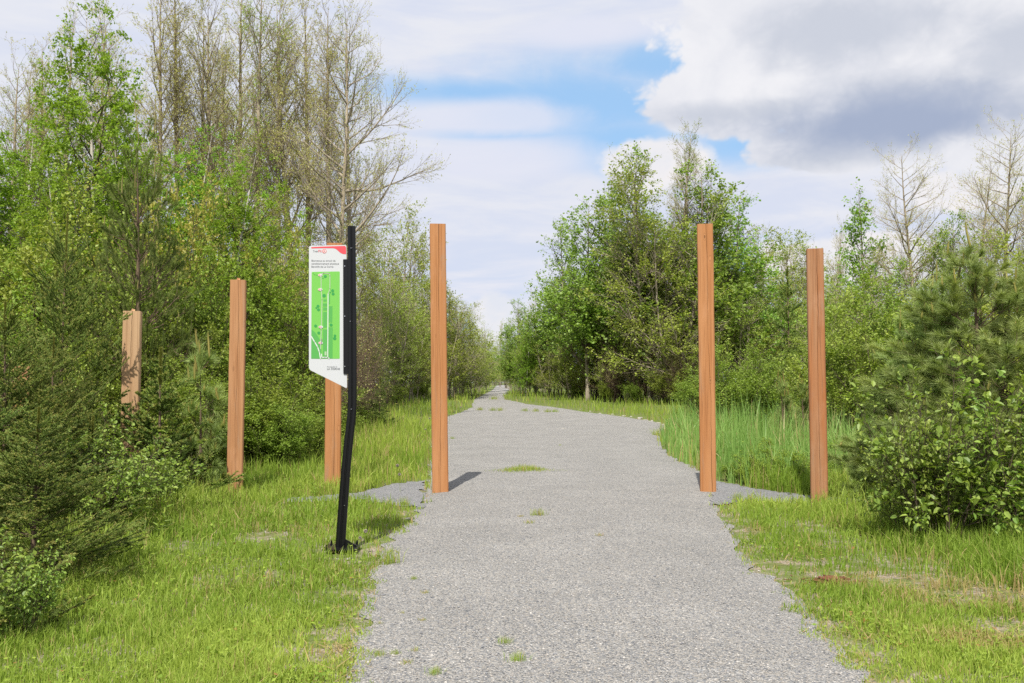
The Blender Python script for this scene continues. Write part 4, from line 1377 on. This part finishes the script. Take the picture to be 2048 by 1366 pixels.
# ------------------------------------------------------------------ grass
def grass_height(x, y):
    """metres of sward by place: mown near the camera, rank beyond the posts, reeds in the ditch"""
    left = x < xl(y)
    n1, n2 = vnoise(x * 1.3, y * 1.3, 41), vnoise(x * 4.5, y * 4.5, 42)
    hl = np.interp(y, [0, 4, 6, 8.2, 10, 12, 16, 30, 60, 130], [.07, .075, .095, .12, .15, .26, .42, .40, .45, .5])
    hl = hl + .20 * sstep(-x, 2.2, 3.6) * (1 - sstep(y, 9, 11))
    hr = np.interp(y, [0, 4, 7, 9, 10.4, 11.2, 12.5, 14, 26, 30, 45, 130], [.07, .075, .095, .12, .15, .28, .55, .85, .88, .38, .38, .45])
    hr = hr + .16 * sstep(x, 2.6, 3.6) * (1 - sstep(y, 9, 10))
    h = np.where(left, hl, hr)
    n3 = vnoise(x * 13, y * 13, 43)
    return h * (.40 + .55 * n1 + .40 * n2 + .35 * n3)


def bare(x, y):
    """places where soil, straw and gravel show through"""
    b = sstep(vnoise(x * 1.1 + 3, y * 1.1, 51) * .65 + vnoise(x * 4, y * 4, 52) * .35, .60, .74) * .75
    for cx, cy, rx, ry in BARE:
        b = np.maximum(b, 1 - sstep(np.hypot((x - cx) / rx, (y - cy) / ry) + (vnoise(x * 6, y * 6, 53) - .5) * .7, .6, 1.15))
    return b


BARE = [(*ground(540, 1075), .28, .35), (*ground(560, 1128), .30, .12), (*ground(690, 1108), .30, .22), (*ground(1660, 1158), .20, .22), (*ground(1780, 1165), .45, .25),
        (*ground(1960, 1195), .55, .30), (*ground(1600, 1130), .35, .18), (*ground(2030, 1260), .3, .3)]
DRY = [(*ground(1800, 1170), .6, .3), (*ground(1980, 1200), .7, .45), (*ground(1510, 1065), .12, .25), (*ground(660, 1300), .12, .1), (*ground(1960, 1290), .35, .2)]


def sward(n, d0, d1, rg, umin=-1.05, umax=1.05):
    u = rg.uniform(umin, umax, n)
    y = 1 / rg.uniform(1 / d1, 1 / d0, n)
    return u * y, y


def meadow(name, mat, n, d0, d1, seed, hmul=1.0, wmul=1.0, lean=.33, only=None, dryp=.05, label=''):
    rg = np.random.default_rng(seed)
    x, y = sward(n, d0, d1, rg)
    off = off_path(x, y)
    fade = sstep(off, 0, .45)
    keep = (off > -.025) & (rg.uniform(0, 1, n) < .7 + .3 * fade) & (rg.uniform(0, 1, n) > bare(x, y) * .93)
    if only is not None: keep &= only(x, y)
    x, y, fade = x[keep], y[keep], fade[keep]
    m = len(x)
    h = grass_height(x, y) * (.5 + .5 * fade) * rg.uniform(.35, 1.2, m) * hmul
    w = (.0032 + .0006 * y) * wmul * rg.uniform(.6, 1.3, m)
    dry = dryp + .16 * sstep(vnoise(x * 1.7, y * 1.7, 64), .5, .8)
    for cx, cy, rx, ry in DRY:
        dry = np.maximum(dry, .75 * (1 - sstep(np.hypot((x - cx) / rx, (y - cy) / ry), .5, 1.2)))
    dry = np.maximum(dry, .22 * (1 - sstep(fade, .1, .6)))
    tone = np.clip(.5 + (vnoise(x * .9, y * .9, 61) - .5) * 1.1 + rg.normal(0, .22, m), 0, 1)
    mb = MB()
    blades(mb, np.column_stack([x, y, terrain(x, y) - .012]), h, w, rg, lean, (rg.uniform(0, 1, m) < dry) * rg.uniform(.5, 1, m), tone)
    return tag(mb.obj(name, [mat]), label, 'grass', kind='stuff')


reedy = lambda x, y: (x > xr(y)) & (y > 11.6) & (y < 28)
meadow('short_grass', M['grass'], 600000, 3.1, 11.5, 71, label='short yellow green grass covering both sides of the near path', lean=.40)
meadow('meadow_grass', M['grass'], 225000, 10.5, 75, 72, label='longer green grass beyond the posts on both sides of the path', lean=.30, only=lambda x, y: ~reedy(x, y))
meadow('far_grass', M['grass'], 14000, 55, 135, 74, label='grass verges far along the path', lean=.3)
meadow('tall_grass', M['reed'], 98000, 11.2, 29, 73, label='tall blue green reed grass in the ditch behind the right posts', lean=.22, only=reedy, wmul=1.5)

# small broad leaves between the blades
rg = np.random.default_rng(81)
n = 60000
x, y = sward(n, 3.1, 13, rg)
off = off_path(x, y)
keep = (off > .05) & (rg.uniform(0, 1, n) > bare(x, y) * .8) & (vnoise(x * 2.2, y * 2.2, 82) > .48)
x, y = x[keep], y[keep]
m = len(x)
hz = grass_height(x, y) * rg.uniform(.1, .75, m)
b = np.column_stack([x, y, terrain(x, y) + hz])
ax = norm(np.column_stack([rg.normal(0, 1, m), rg.normal(0, 1, m), rg.normal(.1, .35, m)]))
sd = norm(np.cross(ax, np.column_stack([rg.normal(0, .3, m), rg.normal(0, .3, m), np.ones(m)])))
L_ = (rg.uniform(.010, .028, m) + .0008 * y)[:, None]
V = np.stack([b, b + ax * L_ * .5 + sd * L_ * .33, b + ax * L_, b + ax * L_ * .5 - sd * L_ * .33], 1)
mb = MB()
mb.add(V.reshape(-1, 3), np.arange(m * 4).reshape(m, 4), 0, np.repeat(rg.uniform(0, 1, m), 4), np.repeat((rg.uniform(0, 1, m) < .04) * .8, 4))
tag(mb.obj('ground_cover', [M['herb']]), 'small leaved herbs and clover growing between the grass blades', 'ground cover', kind='stuff')

# straw lying about on the bare patches
rg = np.random.default_rng(83)
n = 26000
x, y = sward(n, 3.4, 10.5, rg)
off = off_path(x, y)
dry = np.zeros(n)
for cx, cy, rx, ry in DRY + BARE:
    dry = np.maximum(dry, 1 - sstep(np.hypot((x - cx) / rx, (y - cy) / ry), .4, 1.4))
keep = (off > -.03) & (rg.uniform(0, 1, n) < np.maximum(dry, .10 * (off < .25) + .05))
x, y = x[keep], y[keep]
m = len(x)
a = rg.uniform(0, 6.283, m)
ln = rg.uniform(.03, .14, m)
w_ = rg.uniform(.0012, .003, m)
dv = np.column_stack([np.cos(a), np.sin(a), rg.normal(.05, .12, m)]) * ln[:, None]
sv = np.column_stack([-np.sin(a), np.cos(a), np.zeros(m)]) * w_[:, None]
b = np.column_stack([x, y, terrain(x, y) + rg.uniform(.004, .035, m)])
V = np.stack([b - sv, b + sv, b + dv + sv * .5, b + dv - sv * .5], 1)
mb = MB()
mb.add(V.reshape(-1, 3), np.arange(m * 4).reshape(m, 4), 0, np.repeat(rg.uniform(0, 1, m), 4), 1.0)
tag(mb.obj('dry_straw', [M['grass']]), 'dry straw litter on the bare patches beside the path', 'straw', kind='stuff')

# ------------------------------------------------------------------ small things
def thing_mesh(name, me, px, py, label, cat, group=None, s=1.0, rz=None, dz=0.0):
    x, y = ground(px, py)
    o = bpy.data.objects.new(name, me)
    COL.objects.link(o)
    zz = max(float(terrain(x, y)), float(path_z(np.array([x]), np.array([y]))[0]) if off_path(np.array([x]), np.array([y]))[0] < 0 else -9)
    o.location = (x, y, zz + dz)
    o.rotation_euler = (0, 0, rot_() if rz is None else rz)
    o.scale = (s, s, s) if not isinstance(s, tuple) else s
    return tag(o, label, cat, group)


T = [tuft(900, 110, .12, .05), tuft(901, 60, .06, .03, dry=.5, lean=.9), tuft(902, 90, .16, .035, lean=.4)]
patch = MB()
rg = np.random.default_rng(905)
n = 900
qx, qy = rg.normal(0, .26, n), rg.normal(0, .12, n)
blades(patch, np.column_stack([qx, qy, np.full(n, -.01)]), (.09 * np.exp(-(qx / .3) ** 2) + .015) * rg.uniform(.4, 1.2, n), .005 * np.ones(n), rg, lean=.5, k=(rg.uniform(0, 1, n) < .15) * .8)
thing_mesh('grass_patch', patch.mesh('grass_patch', [M['grass']]), 1050, 946, 'mounded grass patch growing in the middle of the gravel path', 'grass', rz=0)
for px, py, i, s, lab in [(1076, 1037, 0, .75, 'small green grass tuft left of centre on the near path'), (1060, 1052, 1, .8, 'flat brownish tuft just below the green one on the path'),
                          (1042, 1040, 1, .5, 'tiny brown tuft left of the green one on the path'), (1476, 1003, 2, .9, 'green tuft on the grey gravel beside the right gate post'),
                          (780, 1130, 2, 1.0, 'dark green upright tuft at the left path edge near the sign'), (988, 800, 0, 2.2, 'grass clump in the middle of the far narrow path'),
                          (1198, 1082, 1, .6, 'flat dry brown tuft on the right half of the near path'), (808, 1012, 2, .8, 'slim tuft on the grey gravel left of the left gate post'),
                          (905, 880, 0, .6, 'faint tuft beside the left gate post'), (1314, 872, 0, 2.0, 'grass clump jutting onto the path from the right reeds')]:
    thing_mesh('grass_tuft', T[i], px, py, lab, 'grass', s=s)
for px, py in [(1095, 826), (1050, 824), (1072, 825), (1110, 826), (985, 823), (960, 822), (1000, 823)]:
    thing_mesh('grass_tuft', T[0], px, py, 'thin grass tuft in the line across the path at its crest', 'grass', 'tufts along the crest of the path', s=1.5)
for px, py in [(850, 1195), (828, 1165), (805, 1232), (790, 1315), (830, 1310), (758, 1315), (1010, 1300), (845, 1250), (815, 1335), (1035, 1335), (760, 1250), (870, 1360), (1120, 895), (1062, 892)]:
    thing_mesh('grass_tuft', T[int(RG.integers(0, 2))], px, py, 'tiny sprig of grass sprouting through the near gravel', 'grass', 'sprigs sprouting through the gravel', s=float(RG.uniform(.25, .5)))


def stone_mesh(seed):
    rg = np.random.default_rng(seed)
    bm = bmesh.new()
    bmesh.ops.create_icosphere(bm, subdivisions=2, radius=1)
    ax = rg.uniform(.6, 1.2, 3)
    pl = norm(rg.normal(0, 1, (7, 3)))
    for v in bm.verts:
        c = np.array(v.co)
        for p_ in pl:
            d = c @ p_ - .72
            if d > 0: c = c - p_ * d
        v.co = c * ax * (1, 1, .65)
    me = bpy.data.meshes.new('stone')
    bm.to_mesh(me)
    bm.free()
    me.materials.append(M['rock'])
    return me


ST = [stone_mesh(k) for k in range(4)]
for px, py, s in [(1200, 827, .10), (1225, 829, .08), (1248, 832, .14), (1262, 834, .10), (1278, 838, .16), (1290, 841, .12), (1304, 843, .09), (1316, 847, .13), (1327, 850, .10), (1180, 823, .08), (1240, 834, .07),
                  (1298, 845, .07), (1160, 820, .07), (1283, 836, .09)]:
    thing_mesh('stone', ST[int(RG.integers(0, 4))], px, py, 'pale stone in the row along the right edge of the path', 'stone', 'stones along the right path edge', s=(s, s * .8, s * .6))
thing_mesh('stone', ST[1], 1127, 860, 'single white stone lying in the middle of the far path', 'stone', s=(.09, .06, .04))
for px, py, s in [(520, 1040, .03), (590, 1052, .025), (545, 1078, .03), (530, 1065, .022), (571, 1066, .02), (560, 1130, .03), (580, 1127, .022), (540, 1133, .02), (700, 1118, .03), (675, 1120, .02)]:
    thing_mesh('stone', ST[int(RG.integers(0, 4))], px, py, 'pale stone showing through the thin grass near the sign foot', 'stone', 'stones in the thin grass near the sign', s=s)
# rotten wood
bm = bmesh.new()
rgm = random.Random(4)
bmesh.ops.create_icosphere(bm, subdivisions=4, radius=1)
for v in bm.verts:
    q = 1 + (float(vnoise(v.co.x * 5 + 9, v.co.y * 5 + v.co.z * 3, 91)) - .5) * .7 + (float(vnoise(v.co.x * 14, v.co.y * 14, 92)) - .5) * .4
    v.co = (v.co.x * .16 * q, v.co.y * .12 * q, v.co.z * .045 * q)
for q in range(90):
    a = rgm.gauss(0, .9)
    r = bmesh.ops.create_cube(bm, size=1)
    L1, w1 = rgm.uniform(.015, .07), rgm.uniform(.006, .016)
    c0 = (rgm.gauss(0, .13), rgm.gauss(0, .10), rgm.uniform(.005, .035))
    for v in r['verts']:
        x0, y0, z0 = v.co.x * L1 * (1 + rgm.uniform(-.3, .3)), v.co.y * w1 * (1 + rgm.uniform(-.4, .4)), v.co.z * w1 * .7
        v.co = (c0[0] + x0 * math.cos(a) - y0 * math.sin(a), c0[1] + x0 * math.sin(a) + y0 * math.cos(a), c0[2] + z0)
me = bpy.data.meshes.new('rotten_wood')
bm.to_mesh(me)
bm.free()
me.materials.append(M['mulch'])
thing_mesh('rotten_wood', me, 1662, 1166, 'crumbled reddish rotten wood in the grass at the right of the path', 'wood', rz=.2, s=.75)

# upright weeds, dandelion clocks
WD = [weed(950, .45, 40, .075, .18), weed(951, .40, 26, .09, .30), weed(952, .5, 44, .065, .16, stems=2)]
for px, py, i, s in [(316, 1088, 0, .9), (335, 1075, 0, 1.1), (300, 1110, 2, .8), (395, 1040, 0, .8), (420, 1030, 2, .7), (280, 1130, 1, .8), (590, 1050, 2, .5), (600, 1000, 0, .7), (630, 1010, 2, .8), (560, 985, 0, .8),
                     (1870, 1080, 0, 1.0), (1855, 1110, 1, .6), (1700, 1060, 1, .5), (1795, 1075, 1, .7), (430, 985, 1, .9), (240, 1150, 0, .7), (520, 975, 1, .8), (485, 1003, 2, .6), (1500, 1085, 1, .35), (1590, 1060, 1, .4),
                     (1930, 1100, 2, .7), (1640, 1120, 2, .35)]:
    x, y = ground(px, py)
    place(WD[i], 'weed', x, y, WD[i][0] * s, rot_(), 'upright narrow leaved weed standing in the grass', 'weed', 'upright weeds in the grass', parts=('stem', 'leaves'))


def dandelion():
    rg = np.random.default_rng(960)
    st = MB()
    P = grow(np.zeros((1, 3)), np.array([[.1, 0, 1.]]), np.array([.26]), 6, .2, .05, rg)
    tubes(st, P, np.full((1, 6), .0022), 5)
    hd = MB()
    n = 160
    d = norm(rg.normal(0, 1, (n, 3)))
    c = P[0, -1]
    w = norm(np.cross(d, rg.normal(0, 1, (n, 3)))) * .0035
    V = np.stack([np.broadcast_to(c, (n, 3)), c + d * .02 + w, c + d * .02 - w], 1)
    hd.add(V.reshape(-1, 3), np.arange(n * 3).reshape(n, 3))
    return .27, st.mesh('stalk', [M['herb']]), hd.mesh('seed_head', [M['fluff']])


DD = dandelion()
for px, py, s in [(733, 1108, .75), (722, 1112, .6), (800, 985, .9), (795, 968, 1), (1460, 900, 1.2), (1800, 1010, 1.3), (1815, 1015, 1.2), (860, 860, 1.3), (900, 850, 1.2), (920, 835, 1.5), (850, 880, 1)]:
    x, y = ground(px, py)
    place(DD, 'dandelion', x, y, .27 * s, rot_(), 'dandelion gone to seed in the grass beside the path', 'dandelion', 'dandelions gone to seed', parts=('stalk', 'seed_head'))
